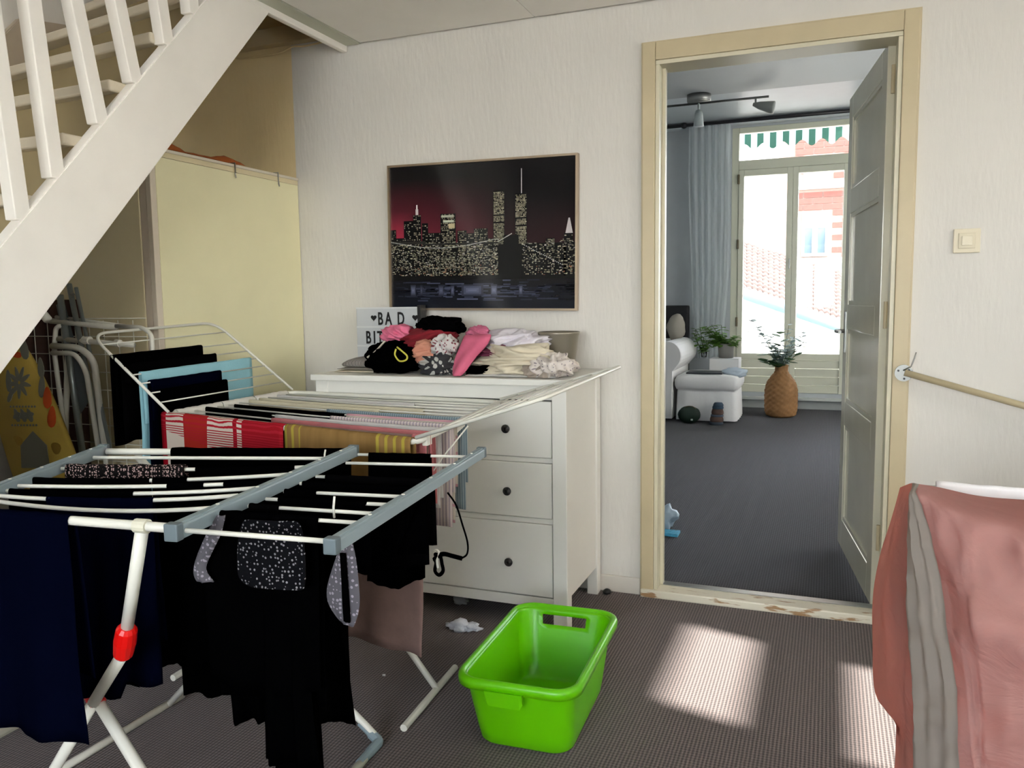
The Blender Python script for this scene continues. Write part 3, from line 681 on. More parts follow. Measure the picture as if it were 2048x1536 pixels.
hang(CR[6], 95, 308, 1395, NAVY, 'dark navy trousers folded over the rod nearest the front tube', 'trousers', name='navy_trousers', seed=9, folds=3, hem=lambda u: 1 if u < .62 else .93, group='navy laundry on the front rack')
hang(CR[8], -95, 144, 1462, NAVY, 'large navy blue towel like cloth hanging at the lower left corner of the photo', 'cloth', name='navy_cloth', seed=10, folds=2, amp=.02, r=.0115, flare=.12, group='navy laundry on the front rack', nu=34, hem=lambda u: .985+.03*u)
hang(WR[0], 738, 862, 1178, BLK, 'black vest hung at the far outer corner of the front rack', 'vest', Lb=.2, name='black_vest', seed=11, folds=2, amp=.02, hem=lambda u: .93+.07*sin(u*3.4+.2), flare=.06, shape=lambda u, h: -.02*min(1, h/.1)*u)
hang(WR[2], 652, 868, 1130, BLK2, 'black camisole on the third rod of the right rack wing', 'camisole', Lb=.14, name='black_camisole', seed=12, folds=3, hem=lambda u: 1-.16*abs(u-.7), shape=lambda u, h: -.01*min(1, h/.1)*u)
hang(WR[3], 606, 848, 1140, BLK, 'black shirt with two rod gaps showing on the right rack wing', 'shirt', Lb=.14, name='black_shirt', seed=13, folds=3, shape=lambda u, h: -.09*u*min(1, h/.2))
hang(WR[4], 570, 634, 1440, BLK, 'narrow black trouser leg left of a bare rod on the right wing', 'trousers', name='black_trousers', seed=14, folds=1, shape=lambda u, h: .16*u*h)
hang(WR[5], 558, 735, 1330, BLK, 'black jumper spread across the middle of the right rack wing', 'jumper', Lb=.14, name='black_jumper', seed=15, folds=3, hem=lambda u: 1 if u < .6 else .85, shape=lambda u, h: -.13*u*min(1, h/.15))
hang(WR[6], 500, 560, 1380, BLK2, 'black sleeve garment beside the white rod, near the middle rail', seed=16, folds=1)
hang(WR[7], 522, 606, 1530, BLK, 'long black trousers reaching almost to the carpet in front', 'trousers', name='black_trousers', seed=17, folds=2, amp=.02, flare=.25, Lb=.7)
# dotted blouse with lining and sleeve flap
r7 = WR[7]; ta, tb = tof(r7, 412), tof(r7, 640)
P_ = r7((ta+tb)/2)
bl_ = drape('dotted_blouse', r7, ta, tb, hlen(P_+V((0, -.02, 0)), 1395), .35, BLK, seed=18, folds=2, amp=.012, r=.008, label='black blouse with small pale dots and a grey flowered lining, front of rack', cat='blouse', nu=30,
            hem=lambda u: .93+.07*sin(u*3.1))
def patch(name, pts, depth, mat, parent, thick=.003, seed=0):
    # pts: pixel outline rows [(left,right)] top to bottom, on plane y=depth, slightly wavy
    v = []; uv = []; nu = 12
    for j, (l, r_) in enumerate(pts):
        a, b = onY(*l, depth), onY(*r_, depth)
        for i in range(nu+1):
            u = i/nu; p = lerp(a, b, u); w_ = .006*noise.noise(V((u*4, j*.5, seed)))-.004*sin(u*pi); v.append(V((p.x, p.y+w_, p.z))); uv.append((p.x, p.z))
    f = [(j*(nu+1)+i, j*(nu+1)+i+1, (j+1)*(nu+1)+i+1, (j+1)*(nu+1)+i) for j in range(len(pts)-1) for i in range(nu)]
    o = build(name, v, f, mat, parent, True, uvs=uv); sb_ = o.modifiers.new('s', 'SUBSURF'); sb_.levels = sb_.render_levels = 2; so_ = o.modifiers.new('t', 'SOLIDIFY'); so_.thickness = thick; return o
yb = P_.y-.028
patch('front_panel', [((490, 1038), (598, 1042)), ((480, 1062), (607, 1066)), ((478, 1090), (610, 1094)), ((476, 1125), (612, 1130)), ((478, 1160), (612, 1170)), ((500, 1172), (608, 1180))], yb, DOTB, bl_, seed=1)
patch('lining', [((438, 1030), (452, 1030)), ((420, 1062), (445, 1058)), ((404, 1095), (432, 1085)), ((390, 1125), (418, 1115)), ((388, 1148), (408, 1140)), ((396, 1162), (430, 1164))], yb-.004, DOTG, bl_, seed=2)
patch('sleeve', [((690, 1072), (704, 1080)), ((676, 1105), (712, 1112)), ((662, 1150), (717, 1160)), ((652, 1185), (722, 1200)), ((660, 1215), (718, 1225)), ((680, 1240), (708, 1253))], yb+.01, DOTG, bl_, seed=3)
patch('sleeve', [((684, 1105), (690, 1105)), ((686, 1160), (694, 1165)), ((688, 1200), (697, 1210)), ((690, 1238), (699, 1245))], yb+.002, BLK, bl_, seed=4)
# strap with clip hanging off the wing
sb = thing('strap_with_clip', 'thin black looped strap with a buckle dangling beside the chest drawers', 'strap', onY(880, 1150, -1.5))
ys_ = -1.62
tube('strap', smoothpath([onY(x, y, ys_) for x, y in ((895, 985), (912, 1010), (925, 1050), (935, 1085), (934, 1108), (922, 1117))]), .0022, BLK, sb)
tube('band', smoothpath([onY(x, y, ys_) for x, y in ((924, 1117), (905, 1112), (888, 1108), (876, 1112), (868, 1120))]), .0055, BLK, sb, flat=.5)
tube('clasp', smoothpath([onY(x, y, ys_) for x, y in ((868, 1108), (880, 1112), (884, 1128), (886, 1142), (878, 1150), (870, 1142), (872, 1126), (868, 1118))]), .0045, BLK, sb, flat=.5)
tube('clip', smoothpath([onY(x, y, ys_) for x, y in ((866, 1106), (872, 1100), (878, 1106), (874, 1120), (876, 1136))]), .0028, TUBE, sb)

# ================================================================= REAR DRYING RACK (all white)
ZQ = .86
rk = thing('drying_rack', 'white wire drying rack with raised wings, in front of the chest of drawers', 'drying rack', (-.65, -.95, 0))
nl, fl, nr, fr_ = V((-1.175, -1.16, ZQ)), V((-1.175, -.484, ZQ)), V((-.126, -1.385, ZQ)), V((-.222, -.565, ZQ))
pts = roundpath([lerp(nl, nr, .5), nl, fl, fr_, nr, lerp(nl, nr, .5)], .05, 5)
tube('main_frame', pts[:-1], .0095, TUBE, rk, 10, closed=True)
RRN = 12; RR = []
for i in range(RRN+1):
    t = i/(RRN); a = lerp(nl, fl, t)+V((0, 0, .0)); b = lerp(nr, fr_, t); RR.append(mkrod(a, b, 0 if i == 0 else .004))
    if 0 < i < RRN: tube('rod', [RR[i](0), RR[i](.5), RR[i](1)], .0027, TUBE, rk, 6)
# wings
Lo_n, Lo_f = onX(180, 668, -1.44), onX(430, 645, -1.438)
li_n, li_f = V((-1.156, -1.175, ZQ+.012)), V((-1.172, -.484, ZQ+.012))
tube('wing_frame', roundpath([li_n, Lo_n, Lo_f, li_f], .07, 8), .0052, TUBE, rk, 8)
LWR = []
for t in (.14, .30, .42, .53, .64, .76, .88):
    a, b = lerp(li_n, Lo_n, 1-t), lerp(li_f, Lo_f, 1-t); LWR.append(mkrod(a, b)); tube('wing_rod', [a, b], .0025, TUBE, rk, 6)
ri_n, ri_f = nr+V((.0, 0, .012)), fr_+V((0, 0, .012)); ro_n, ro_f = V((.225, -1.385, .985)), V((.222, -.54, .998))
tube('wing_frame', roundpath([ri_n, ro_n, ro_f, ri_f], .07, 8), .0052, TUBE, rk, 8)
for t in (.15, .3, .45, .6, .75, .88):
    a, b = lerp(ri_n, ro_n, t), lerp(ri_f, ro_f, t); tube('wing_rod', [a, b], .0025, TUBE, rk, 6)
# side strips and legs
MB().bbox((nr.x-.012, -1.33, ZQ-.02), (nr.x+.004, -1.3, ZQ+.01), .003).make('hinge', TUBE, rk)
fa, fb = V((-.236, -1.30, .012)), V((-.262, -.90, .012))
MB().tube([fa, fb], .011, 10).make('foot_bar', TUBE, rk); MB().tube([V((-1.10, -1.28, .012)), V((-1.12, -.86, .012))], .011, 10).make('foot_bar', TUBE, rk)
ml = V((-.250, -1.06, .014)); tube('leg', [ml, V((-.34, -1.05, .11)), V((-1.15, -.85, ZQ-.01))], .010, TUBE, rk, 10)
tube('leg', [V((-1.11, -1.06, .014)), V((-.17, -1.0, ZQ-.01))], .010, TUBE, rk, 10)
tube('wing_strut', [onY(936, 852, -1.2), onY(885, 915, -1.25), V((-.30, -1.25, .55))], .0022, TUBE, rk, 6)

def check_red(n, uv, ob):
    s = sepn(n, uv); rp = n.nodes.new('ShaderNodeValToRGB'); cr_ = rp.color_ramp; cr_.interpolation = 'CONSTANT'
    stops = [(0, '8c0f1c'), (.045, 'c6b7aa'), (.22, '9c2a20'), (.45, 'c6b7aa'), (.68, '8c1420'), (.715, 'c6b7aa'), (.76, '901820')]
    while len(cr_.elements) < len(stops): cr_.elements.new(.5)
    for e_, (p_, c_) in zip(cr_.elements, stops): e_.position = p_; e_.color = (*lin(c_), 1)
    n.links.new(mathn(n, 'MULTIPLY', s[0], 1/.54), rp.inputs[0])
    fine = mathn(n, 'LESS_THAN', mathn(n, 'FRACT', mathn(n, 'MULTIPLY', s[1], 1/.0075)), .42)
    top = mathn(n, 'LESS_THAN', mathn(n, 'SUBTRACT', s[1], mathn(n, 'MULTIPLY', s[0], .14)), .048)
    return mixn(n, mathn(n, 'MULTIPLY', fine, top), rp.outputs[0], 'a0202c')
REDT = ramp_mat('red and white check towel', check_red)
def tanf(n, uv, ob):
    s = sepn(n, uv); nz = n.nodes.new('ShaderNodeTexNoise'); nz.inputs['Scale'].default_value = 30; mp = n.nodes.new('ShaderNodeMapping'); mp.inputs['Scale'].default_value = (1, .3, 1)
    n.links.new(uv, mp.inputs[0]); n.links.new(mp.outputs[0], nz.inputs[0])
    a = mixn(n, nz.outputs[0], '6b5028', '96764a'); e1 = mathn(n, 'LESS_THAN', mathn(n, 'FRACT', mathn(n, 'MULTIPLY', s[0], 1/.03)), .35)
    near = mathn(n, 'MAXIMUM', mathn(n, 'LESS_THAN', s[0], .065), mathn(n, 'GREATER_THAN', s[0], .36)); return mixn(n, mathn(n, 'MULTIPLY', e1, near), a, 'a08f3c')
TANT = ramp_mat('tan towel with yellow border', tanf)
PINKT = M('dusty pink towel', 'b56a6a', .9, bump=.3, bscale=150, var=.08, vscale=30)
PKBR = M('brown pink towel', '8a6f66', .9, bump=.3, bscale=150, var=.12, vscale=20)
BEIG = M('pale beige cloth', 'c6bda2', .9, bump=.2, bscale=120, var=.05)
BEI2 = M('light grey cloth', 'bdb9b4', .9, bump=.2, bscale=120, var=.05)
CHKG = ramp_mat('white cloth with grey lilac check', stripes(0, .012, .45, 'd0c2bd', 'a79aa0'))
BLUG = ramp_mat('blue grey woven cloth', stripes(0, .009, .5, '6e7f8a', '93a0a2'))
STRP = ramp_mat('pale cloth with pink and tan stripes', stripes(1, .05, .18, 'c9bfb0', 'c2949a'))
SKYB = M('light blue towel', '8fc0cb', .9, bump=.35, bscale=160, var=.04)
def rhang(i, a, b, yb, mat, label, cat='towel', name='towel', Lb=.2, **k):
    rod = RR[i]; ta, tb = tof(rod, a), tof(rod, b); P = rod((ta+tb)/2)
    return drape(name, rod, max(ta, -.02), min(tb, 1.01), hlen(P, yb), Lb, mat, label=label, cat=cat, group=k.pop('group', 'laundry on the rear white rack'), **k)
rhang(0, 328, 572, 1030, REDT, 'red and white checked tea towel at the left corner of the white rack', 'tea towel', 'checked_tea_towel', seed=31, folds=2, amp=.012, r=.012, nu=36, Lb=.26)
rhang(0, 575, 826, 985, TANT, 'tan tea towel with yellow striped edges beside the checked one', 'tea towel', 'tan_tea_towel', seed=32, folds=1, amp=.010, r=.0125, nu=36)
rhang(1, 555, 872, 1275, PKBR, 'brownish pink towel hanging almost to the carpet behind the front rack', 'towel', 'long_towel', seed=33, folds=3, amp=.012, nu=34, flare=-.12)
rhang(1, 828, 872, 1010, PINKT, 'dusty pink towel end at the near right corner of the white rack', 'towel', 'pink_towel', seed=34, folds=1, amp=.004, r=.011)
rhang(2, 545, 868, 1000, PINKT, 'dusty pink towel on the second rod of the white rack', 'towel', 'pink_towel', seed=35, folds=2, amp=.006)
rhang(3, 372, 546, 960, BLK, 'black underwear on the white rack behind the checked tea towel', 'underwear', 'black_briefs', seed=36, folds=3, amp=.006, r=.008)
rhang(3, 552, 880, 990, BEI2, 'light grey cloth on the third rod of the white rack', 'cloth', 'grey_cloth', seed=37, folds=3, amp=.006)
rhang(4, 662, 905, 1035, CHKG, 'white cloth with fine lilac check, fourth rod of the white rack', 'cloth', 'checked_cloth', seed=38, folds=2, amp=.006)
rhang(5, 470, 690, 960, BLK, 'thin black garment across the middle of the white rack', 'garment', 'black_garment', seed=39, folds=2, amp=.005, r=.005)
rhang(5, 695, 912, 1030, STRP, 'pale striped cloth hanging at the right side of the white rack', 'cloth', 'striped_cloth', seed=40, folds=3, amp=.008)
rhang(6, 655, 932, 1000, BLUG, 'blue grey woven cloth near the right end of the white rack', 'cloth', 'blue_cloth', seed=41, folds=2, amp=.006)
rhang(7, 500, 760, 930, BEIG, 'pale beige cloth on the seventh rod of the white rack', 'cloth', 'beige_cloth', seed=42, folds=2, amp=.006)
rhang(8, 520, 848, 930, BEIG, 'pale beige cloth with a white clip, eighth rod of the white rack', 'cloth', 'beige_cloth', seed=43, folds=2, amp=.006)
rhang(10, 540, 830, 930, BEI2, 'light grey cloth on the rod before the far side of the white rack', 'cloth', 'grey_cloth', seed=44, folds=2, amp=.006)
# white garments over the left side tube
WSO = M('white cotton rib', 'd6d2c8', .9, bump=.4, bscale=120)
lt = mkrod(nl, fl)
for k_, (a_, b_, lab_) in enumerate(((352, 440, 'white underwear on the left tube of the white rack, nearest the checked tea towel'), (442, 505, 'white underwear in the middle of the left tube of the white rack'), (508, 572, 'white underwear on the left tube of the white rack, farthest from the camera'))):
    drape('white_underwear', lt, tof(lt, a_), tof(lt, b_), .055, .04, WSO, seed=80+k_, folds=4, amp=.03, r=.014, n=V((1, 0, 0)), label=lab_, cat='underwear', group='white underwear on the white rack')
def whang(i, a, b, Lf, mat, label, cat, name, **k):
    rod = LWR[i]; ta, tb = tof(rod, a), tof(rod, b)
    return drape(name, rod, ta, tb, Lf, k.pop('Lb', .12), mat, label=label, cat=cat, group='laundry on the left wing of the white rack', n=V((1, 0, 0)), **k)
whang(1, 223, 402, .17, BLK, 'black trousers folded over the upper rods of the left wing', 'trousers', 'black_trousers', seed=51, folds=2, amp=.012, Lb=.30, r=.009)
whang(2, 245, 430, .06, BLK2, 'black garment with a white print on the left wing', 'garment', 'black_garment', seed=52, folds=3, amp=.01, Lb=.25, r=.008)
whang(3, 280, 500, .17, SKYB, 'light blue towel across the middle of the left wing', 'towel', 'blue_towel', seed=53, folds=1, amp=.004, Lb=.42, r=.008)
whang(4, 298, 440, .13, NAVY, 'navy garment in front of the light blue towel on the left wing', 'garment', 'navy_garment', seed=54, folds=2, amp=.008, Lb=.3, r=.008)
whang(5, 318, 452, .10, BLK, 'black garment on the lowest rod of the left wing', 'garment', 'black_garment', seed=55, folds=2, amp=.008, Lb=.32, r=.008)

# ================================================================= THINGS UNDER THE STAIRS
ib = thing('ironing_board', 'yellow ironing board with grey and orange printed leaves leaning under the stairs', 'ironing board', (-1.85, -1.15, 0))
o0 = V((-1.735, -1.20, .0)); o1 = V((-2.065, -1.20, .0))
bt = V((-1.945, -1.06, 1.28))  # top
IW = .30
ldir = (onY(62, 665, -1.08)-onY(148, 905, -1.12)).normalized()
base_r = onY(148, 905, -1.12)-ldir*(.69/ldir.z)
outl = []
Lb_ = 1.36
side = V((-1, 0, 0)); side = (side-ldir*side.dot(ldir)).normalized(); nrm = ldir.cross(side).normalized()
if nrm.y > 0: nrm = -nrm
def ibp(s, t, d=0): return base_r+ldir*(t)+side*s+nrm*d
N_ = 26; rows = []
for j in range(N_+1):
    t = .25+(Lb_-.25)*j/N_; q = max(0, (t-.75)/(Lb_-.75)); hw = .155*sqrt(max(0.0, 1-q**2.4)) if q < 1 else 0.0; hw = max(hw, .012); rows.append((t, hw))
v = []; 
for t, hw in rows:
    for (s_, d_) in ((-hw, 0), (-hw*.97, .016), (hw*.97, .016), (hw, 0), (hw*.97, -.012), (-hw*.97, -.012)): v.append(ibp(.155+s_, t, d_))
f = [(j*6+i, j*6+(i+1) % 6, (j+1)*6+(i+1) % 6, (j+1)*6+i) for j in range(N_) for i in range(6)]+[tuple(range(6))[::-1], tuple(N_*6+i for i in range(6))]
build('cover', v, f, M('mustard yellow cover', 'b59a42', .85, var=.06), ib, True)
def motif(pts, mat, name='print'):
    c = V((sum(p[0] for p in pts)/len(pts), sum(p[1] for p in pts)/len(pts))); v = [ibp(c.x, c.y, .0192)]+[ibp(a, b, .0185) for a, b in pts]; n = len(pts)
    v += [ibp(a, b, .0158) for a, b in pts]
    return build(name, v, [(0, 1+i, 1+(i+1) % n) for i in range(n)]+[(1+i, n+1+i, n+1+(i+1) % n, 1+(i+1) % n) for i in range(n)], mat, ib)
MG = M('grey print', '77776a', .9); MO = M('orange print', 'd4531a', .9); MR = M('faint brown print', '9a7c2c', .9)
def leafm(cx, cy, L, w_, a, mat):
    pts = []
    for i in range(12):
        t = 2*pi*i/12; x = cos(t)*L/2; y = sin(t)*w_/2*(1-.3*cos(t)); pts.append((cx+x*cos(a)-y*sin(a), cy+x*sin(a)+y*cos(a)))
    motif(pts, mat)
def onb(px, py):
    d = ray(px, py); n_ = nrm; t_ = (base_r-CAM).dot(n_)/d.dot(n_); P_ = CAM+d*t_-base_r; return P_.dot(side), P_.dot(ldir)
def lf_(px, py, L, w_, a, mat): s_, t_ = onb(px, py); leafm(s_, t_, L, w_, a, mat)
s0, t0 = onb(47, 765)
for k in range(9): a = k*2*pi/9+.3; leafm(s0+.034*cos(a), t0+.034*sin(a), .056, .017, a, MG)
lf_(26, 762, .085, .028, 1.9, MG); lf_(30, 790, .06, .02, 2.5, MG); lf_(90, 735, .075, .030, 1.9, MG); lf_(92, 772, .085, .030, 2.1, MG); lf_(56, 696, .09, .040, 1.7, MG); lf_(42, 710, .05, .022, .5, MO)
lf_(103, 795, .080, .040, 2.0, MO); lf_(112, 833, .080, .040, 2.1, MO); lf_(120, 895, .05, .04, 1.0, MR); lf_(45, 880, .05, .03, 1.0, MR)
for k in range(3): lf_(42+13*k, 830, .055, .022, 1.57, MG)
for k in range(3): lf_(42+13*k, 830, .022, .040, 1.57, MG)
for k in range(9): lf_(30+6*k, 813, .008, .008, 0, MG)
for k in range(9): lf_(33+6*k, 850, .008, .008, 0, MG)
motif([onb(74, 862), onb(102, 890), onb(108, 935), onb(52, 935), onb(50, 890)][::-1], MG)
build('edge_band', [ibp(.0, t, d) for t in (.3, .75) for d in (-.013, .017)]+[ibp(-.006, t, d) for t in (.3, .75) for d in (-.013, .017)], [(0, 2, 3, 1), (4, 5, 7, 6), (0, 1, 5, 4), (2, 6, 7, 3), (0, 4, 6, 2), (1, 3, 7, 5)], M('pale yellow piping', 'd9cf7c', .8), ib)
tube('leg', [ibp(.05, .95, -.02), ibp(.02, .02, -.10)], .010, TUBE, ib); tube('leg', [ibp(.26, .95, -.02), ibp(.28, .02, -.10)], .010, TUBE, ib)
tube('foot_bar', [ibp(.0, .012, -.10), ibp(.30, .012, -.10)], .010, TUBE, ib)
# folded white tube stand
fs = thing('folded_clothes_stand', 'folded white tubular clothes stand leaning against the cabinet', 'clothes stand', (-1.6, -.98, 0))
yq = -1.0
def YP(x, y, d=0): return onY(x, y, yq+d)
tube('tube', roundpath([YP(98, 642), YP(232, 655)], .02), .0095, TUBE, fs); tube('tube', [YP(112, 634, .03), YP(250, 652, .03)], .007, TUBE, fs)
tube('frame', roundpath([YP(135, 905), YP(108, 700), YP(112, 655), YP(124, 650)], .03), .009, TUBE, fs)
tube('frame', roundpath([YP(232, 652), YP(285, 655), YP(303, 668), YP(305, 695), YP(306, 900)], .05), .008, TUBE, fs)
tube('frame', roundpath([YP(210, 905, -.02), YP(188, 720, -.02), YP(160, 695, -.02), YP(104, 692, -.02)], .07), .012, TUBE, fs)
tube('frame', roundpath([YP(198, 905, -.04), YP(172, 740, -.04), YP(150, 706, -.04), YP(104, 706, -.04)], .06), .009, TUBE, fs)
tube('frame', [YP(136, 700, .02), YP(130, 900, .02)], .011, TUBE, fs); tube('tube', [YP(116, 678), YP(268, 690)], .0095, TUBE, fs)
MB().cyl(YP(168, 680), YP(180, 681), .015, 12).make('joint', TUBE, fs); MB().cyl(YP(232, 686), YP(240, 687), .014, 12).make('joint', TUBE, fs)
tube('leg', [YP(96, 640, -.02), YP(80, 620, -.02)], .016, TUBE, fs)
for a, b in (((210, 905, -.02), (212, 0)), ((135, 905, 0), (0, 0)), ((306, 900, 0), (0, 0))):
    p = YP(*a); tube('leg', [p, V((p.x+.03, p.y-.0, .01))], .009, TUBE, fs)
# wire grid
wg = thing('wire_grid_panel', 'white wire grid panel standing behind the ironing board and stand', 'wire grid', (-1.9, -.95, 0))
yg = -.955
gx0, gx1 = -2.17, -1.45
i = 0; x = gx0
gm = MB()
while x < gx1+.001: tube('vertical_wire', [(x, yg, .02), (x, yg, 1.17)], .0018, TUBE, wg, 5); x += .0725
z = .03
while z < 1.18: tube('horizontal_wire', [(gx0, yg-.003, z), (gx1, yg-.003, z)], .0018, TUBE, wg, 5); z += .0675
# step ladder
sl = thing('step_ladder', 'folded grey metal step ladder leaning at the cabinet under the stair string', 'ladder', (-1.83, -1.0, 0))
LG = M('aluminium grey', '8e9694', .4, metal=.6)
for (a, b, w_) in (((138, 568), (205, 905), .010), ((152, 575), (222, 905), .007), ((120, 590), (165, 905), .012)):
    tube('rail', [onY(*a, -.985), onY(*b, -1.03)], w_, LG, sl)
MB().cyl(onY(143, 588, -1.0), onY(146, 590, -1.0), .008, 10).make('rivet', STEEL, sl)
build('tread', *(lambda q: (q.v, q.f))(MB().add([onY(112, 610, -.97), onY(128, 600, -.97), onY(180, 800, -1.0), onY(160, 830, -1.0), onY(112, 610, -.96), onY(128, 600, -.96), onY(180, 800, -.99), onY(160, 830, -.99)], [(0, 1, 2, 3), (7, 6, 5, 4), (0, 4, 5, 1), (1, 5, 6, 2), (2, 6, 7, 3), (3, 7, 4, 0)])), M('grey plastic tread', '6f777b', .6), sl)
# brown cloth behind
bc = curtain('hanging_blanket', (-2.17, -.93, 0), (-1.80, -.93, 0), .25, 1.25, M('dark red brown blanket', '4d332c', .95, var=.2, vscale=12), 5, .012, V((0, 1, 0)), 7)
tag(bc, 'dark red brown blanket hanging behind the wire grid under the stairs', 'blanket')
# white object in the lower left corner
q = MB(); P = onZ(0, 1475, .0); q.bbox((-1.62, -1.82, 0), (-1.30, -1.60, .035), .012)
tag(q.make('bathroom_scale', M('off white plastic plate', 'a8a595', .5), None, False), 'flat off white plate lying on the carpet at the lower left edge', 'plate')

# ================================================================= BASKET
BC = V((.107, -1.062, 0)); ang = math.radians(2.5)
bk = thing('laundry_basket', 'lime green plastic laundry basket standing on the carpet', 'laundry basket', (BC.x, BC.y, 0))
def rrect(hl, hw, r, n=7):
    out = []
    for cx, cy, a0 in ((hw-r, hl-r, 0), (-hw+r, hl-r, pi/2), (-hw+r, -hl+r, pi), (hw-r, -hl+r, 3*pi/2)):
        for j in range(n+1): a = a0+j/n*pi/2; out.append((cx+r*cos(a), cy+r*sin(a)))
    return out
def dens(P, m_=6):
    out = []
    for i in range(len(P)):
        a, b = P[i], P[(i+1) % len(P)]; d = math.hypot(a[0]-b[0], a[1]-b[1]); k = max(1, int(d/.02)) if d > .03 else 1
        for j in range(k): out.append((a[0]+(b[0]-a[0])*j/k, a[1]+(b[1]-a[1])*j/k))
    return out
def ring(hl, hw, r, z, ref=None):
    P = rrect(hl, hw, r); return [(a, b, z) for a, b in P]
def bloft(specs, closetop=False, closebot=False, holes=None):
    n0 = None; v = []; f = []
    rings = []
    for (hl, hw, r, z) in specs:
        P = []
        base = rrect(1, 1, 1)  # angle param
        n_c = 8
        # build with fixed counts: corners 8 seg, straight: short 10, long 14
        cs = ((hw-r, hl-r, 0), (-hw+r, hl-r, pi/2), (-hw+r, -hl+r, pi), (hw-r, -hl+r, 3*pi/2)); cnt = (12, 14, 12, 14)
        for ci, (cx, cy, a0) in enumerate(cs):
            for j in range(n_c+1): a = a0+j/n_c*pi/2; P.append((cx+r*cos(a), cy+r*sin(a)))
            nx = cs[(ci+1) % 4]; e = (nx[0]+r*cos(nx[2]), nx[1]+r*sin(nx[2])); s_ = P[-1]
            for j in range(1, cnt[ci]): P.append((s_[0]+(e[0]-s_[0])*j/cnt[ci], s_[1]+(e[1]-s_[1])*j/cnt[ci]))
        rings.append([V((BC.x+a*cos(ang)-b*sin(ang), BC.y+a*sin(ang)+b*cos(ang), z)) for a, b in P])
    n = len(rings[0])
    for R_ in rings: v += R_
    for i in range(len(rings)-1):
        for j in range(n):
            if holes and holes(i, j, n): continue
            f.append((i*n+j, i*n+(j+1) % n, (i+1)*n+(j+1) % n, (i+1)*n+j))
    if closebot: f.append(tuple(range(n))[::-1])
    if closetop: f.append(tuple((len(rings)-1)*n+j for j in range(n)))
    return v, f, n
H = .222
zs = [.0, .004, .012, .05, .10, .150, .165, .195, .205, H-.006]
def wall_at(z, off): t = z/H; return (.212+.062*t**.9-off, .132+.024*t**.9-off, .055-off*.5, z)
sp = [(.200, .120, .045, .0), (.208, .128, .052, .004)]+[wall_at(z, 0) for z in zs[2:]]
# hole columns: far short side between corner0 and corner1 = indices 9..20
def hole(i, j, n): return 5 <= i+0 <= 6 and (9+2 <= j <= 9+9 or 9+2+44-0 <= j <= 9+44+7 and False)
v1, f1, n1 = bloft(sp, closebot=True, holes=lambda i, j, n: i in (6,) and 10 <= j <= 18)
o = build('body', v1, f1, GREEN, bk, True); s_ = o.modifiers.new('t', 'SOLIDIFY'); s_.thickness = .0028; s_.offset = -1
rim = [(.274, .156, .056, H-.010), (.286, .168, .066, H-.008), (.290, .172, .070, H-.026), (.292, .174, .071, H-.026), (.293, .175, .072, H-.010), (.290, .172, .070, H-.001), (.282, .164, .063, H+.003), (.275, .157, .057, H), (.272, .154, .055, H-.010)]
v2, f2, _ = bloft(rim); build('rim', v2, f2, GREEN, bk, True)
# near handle lip under the rim
def bl2(a, b, z): return V((BC.x+a*cos(ang)-b*sin(ang), BC.y+a*sin(ang)+b*cos(ang), z))
g = MB(); vv = []
for i in range(13):
    a = -.075+.105*i/12+.0; drop = .030 if 1 <= i <= 11 else .018
    vv += [bl2(a, -.2900, H-.022), bl2(a, -.3010, H-.020), bl2(a, -.2960, H-.024-drop*1.25), bl2(a, -.286, H-.024-drop*1.25)]
ff = [(i*4+j, i*4+(j+1) % 4, (i+1)*4+(j+1) % 4, (i+1)*4+j) for i in range(12) for j in range(4)]+[(3, 2, 1, 0), (48, 49, 50, 51)]
build('grip', vv, ff, GREEN, bk)

# ================================================================= SMALL THINGS ON THE FLOOR
def crumple(name, c, r, s3, mat, label, cat, seed=1, nz=.6, parent=None, group=None, sub=3, nf=2.2):
    m = MB().ico(c, r, sub, s3, nz, seed, nf); zmin = c[2]-r*s3[2]*.95
    o = m.make(name, mat, parent, True)
    if parent is None: tag(o, label, cat, group)
    return o
P = onZ(925, 1252, .018); 
def sock(c):
    m = MB(); m.ico(c+V((-.018, 0, -.002)), .034, 3, (1.25, .75, .55), .9, 3, 1.6); m.ico(c+V((.030, .008, -.004)), .028, 3, (1.3, .8, .5), .9, 6, 1.9)
    for q in m.v: q.z = max(q.z, .001)
    return m
tag(sock(P).make('sock', M('white ankle sock', 'cfd3dc', .9, bump=.4, bscale=200), None, True), 'crumpled white ankle sock lying on the carpet left of the green basket', 'sock')
tag(MB().ico(onZ(1214, 1183, .014), .017, 2, (1.1, 1, .75), .2, 4).make('rubber_wheel', KNOB, None, True), 'small black rubber stop on the carpet beside the chest foot', 'door stop')
tag(MB().ico(onZ(768, 1350, .004), .006, 1, (1.2, 1, .6), .2, 4).make('paper_scrap', M('paper white', 'e0e0dc', .9)), 'tiny white paper scrap on the carpet between the two racks', 'scrap')
crumple('white_sock', onZ(922, 1200, .02), .028, (1.2, .8, .6), M('pale grey cloth scrap', '9a9a98', .9), 'pale crumpled cloth scrap on the carpet underneath the chest', 'cloth', 5)

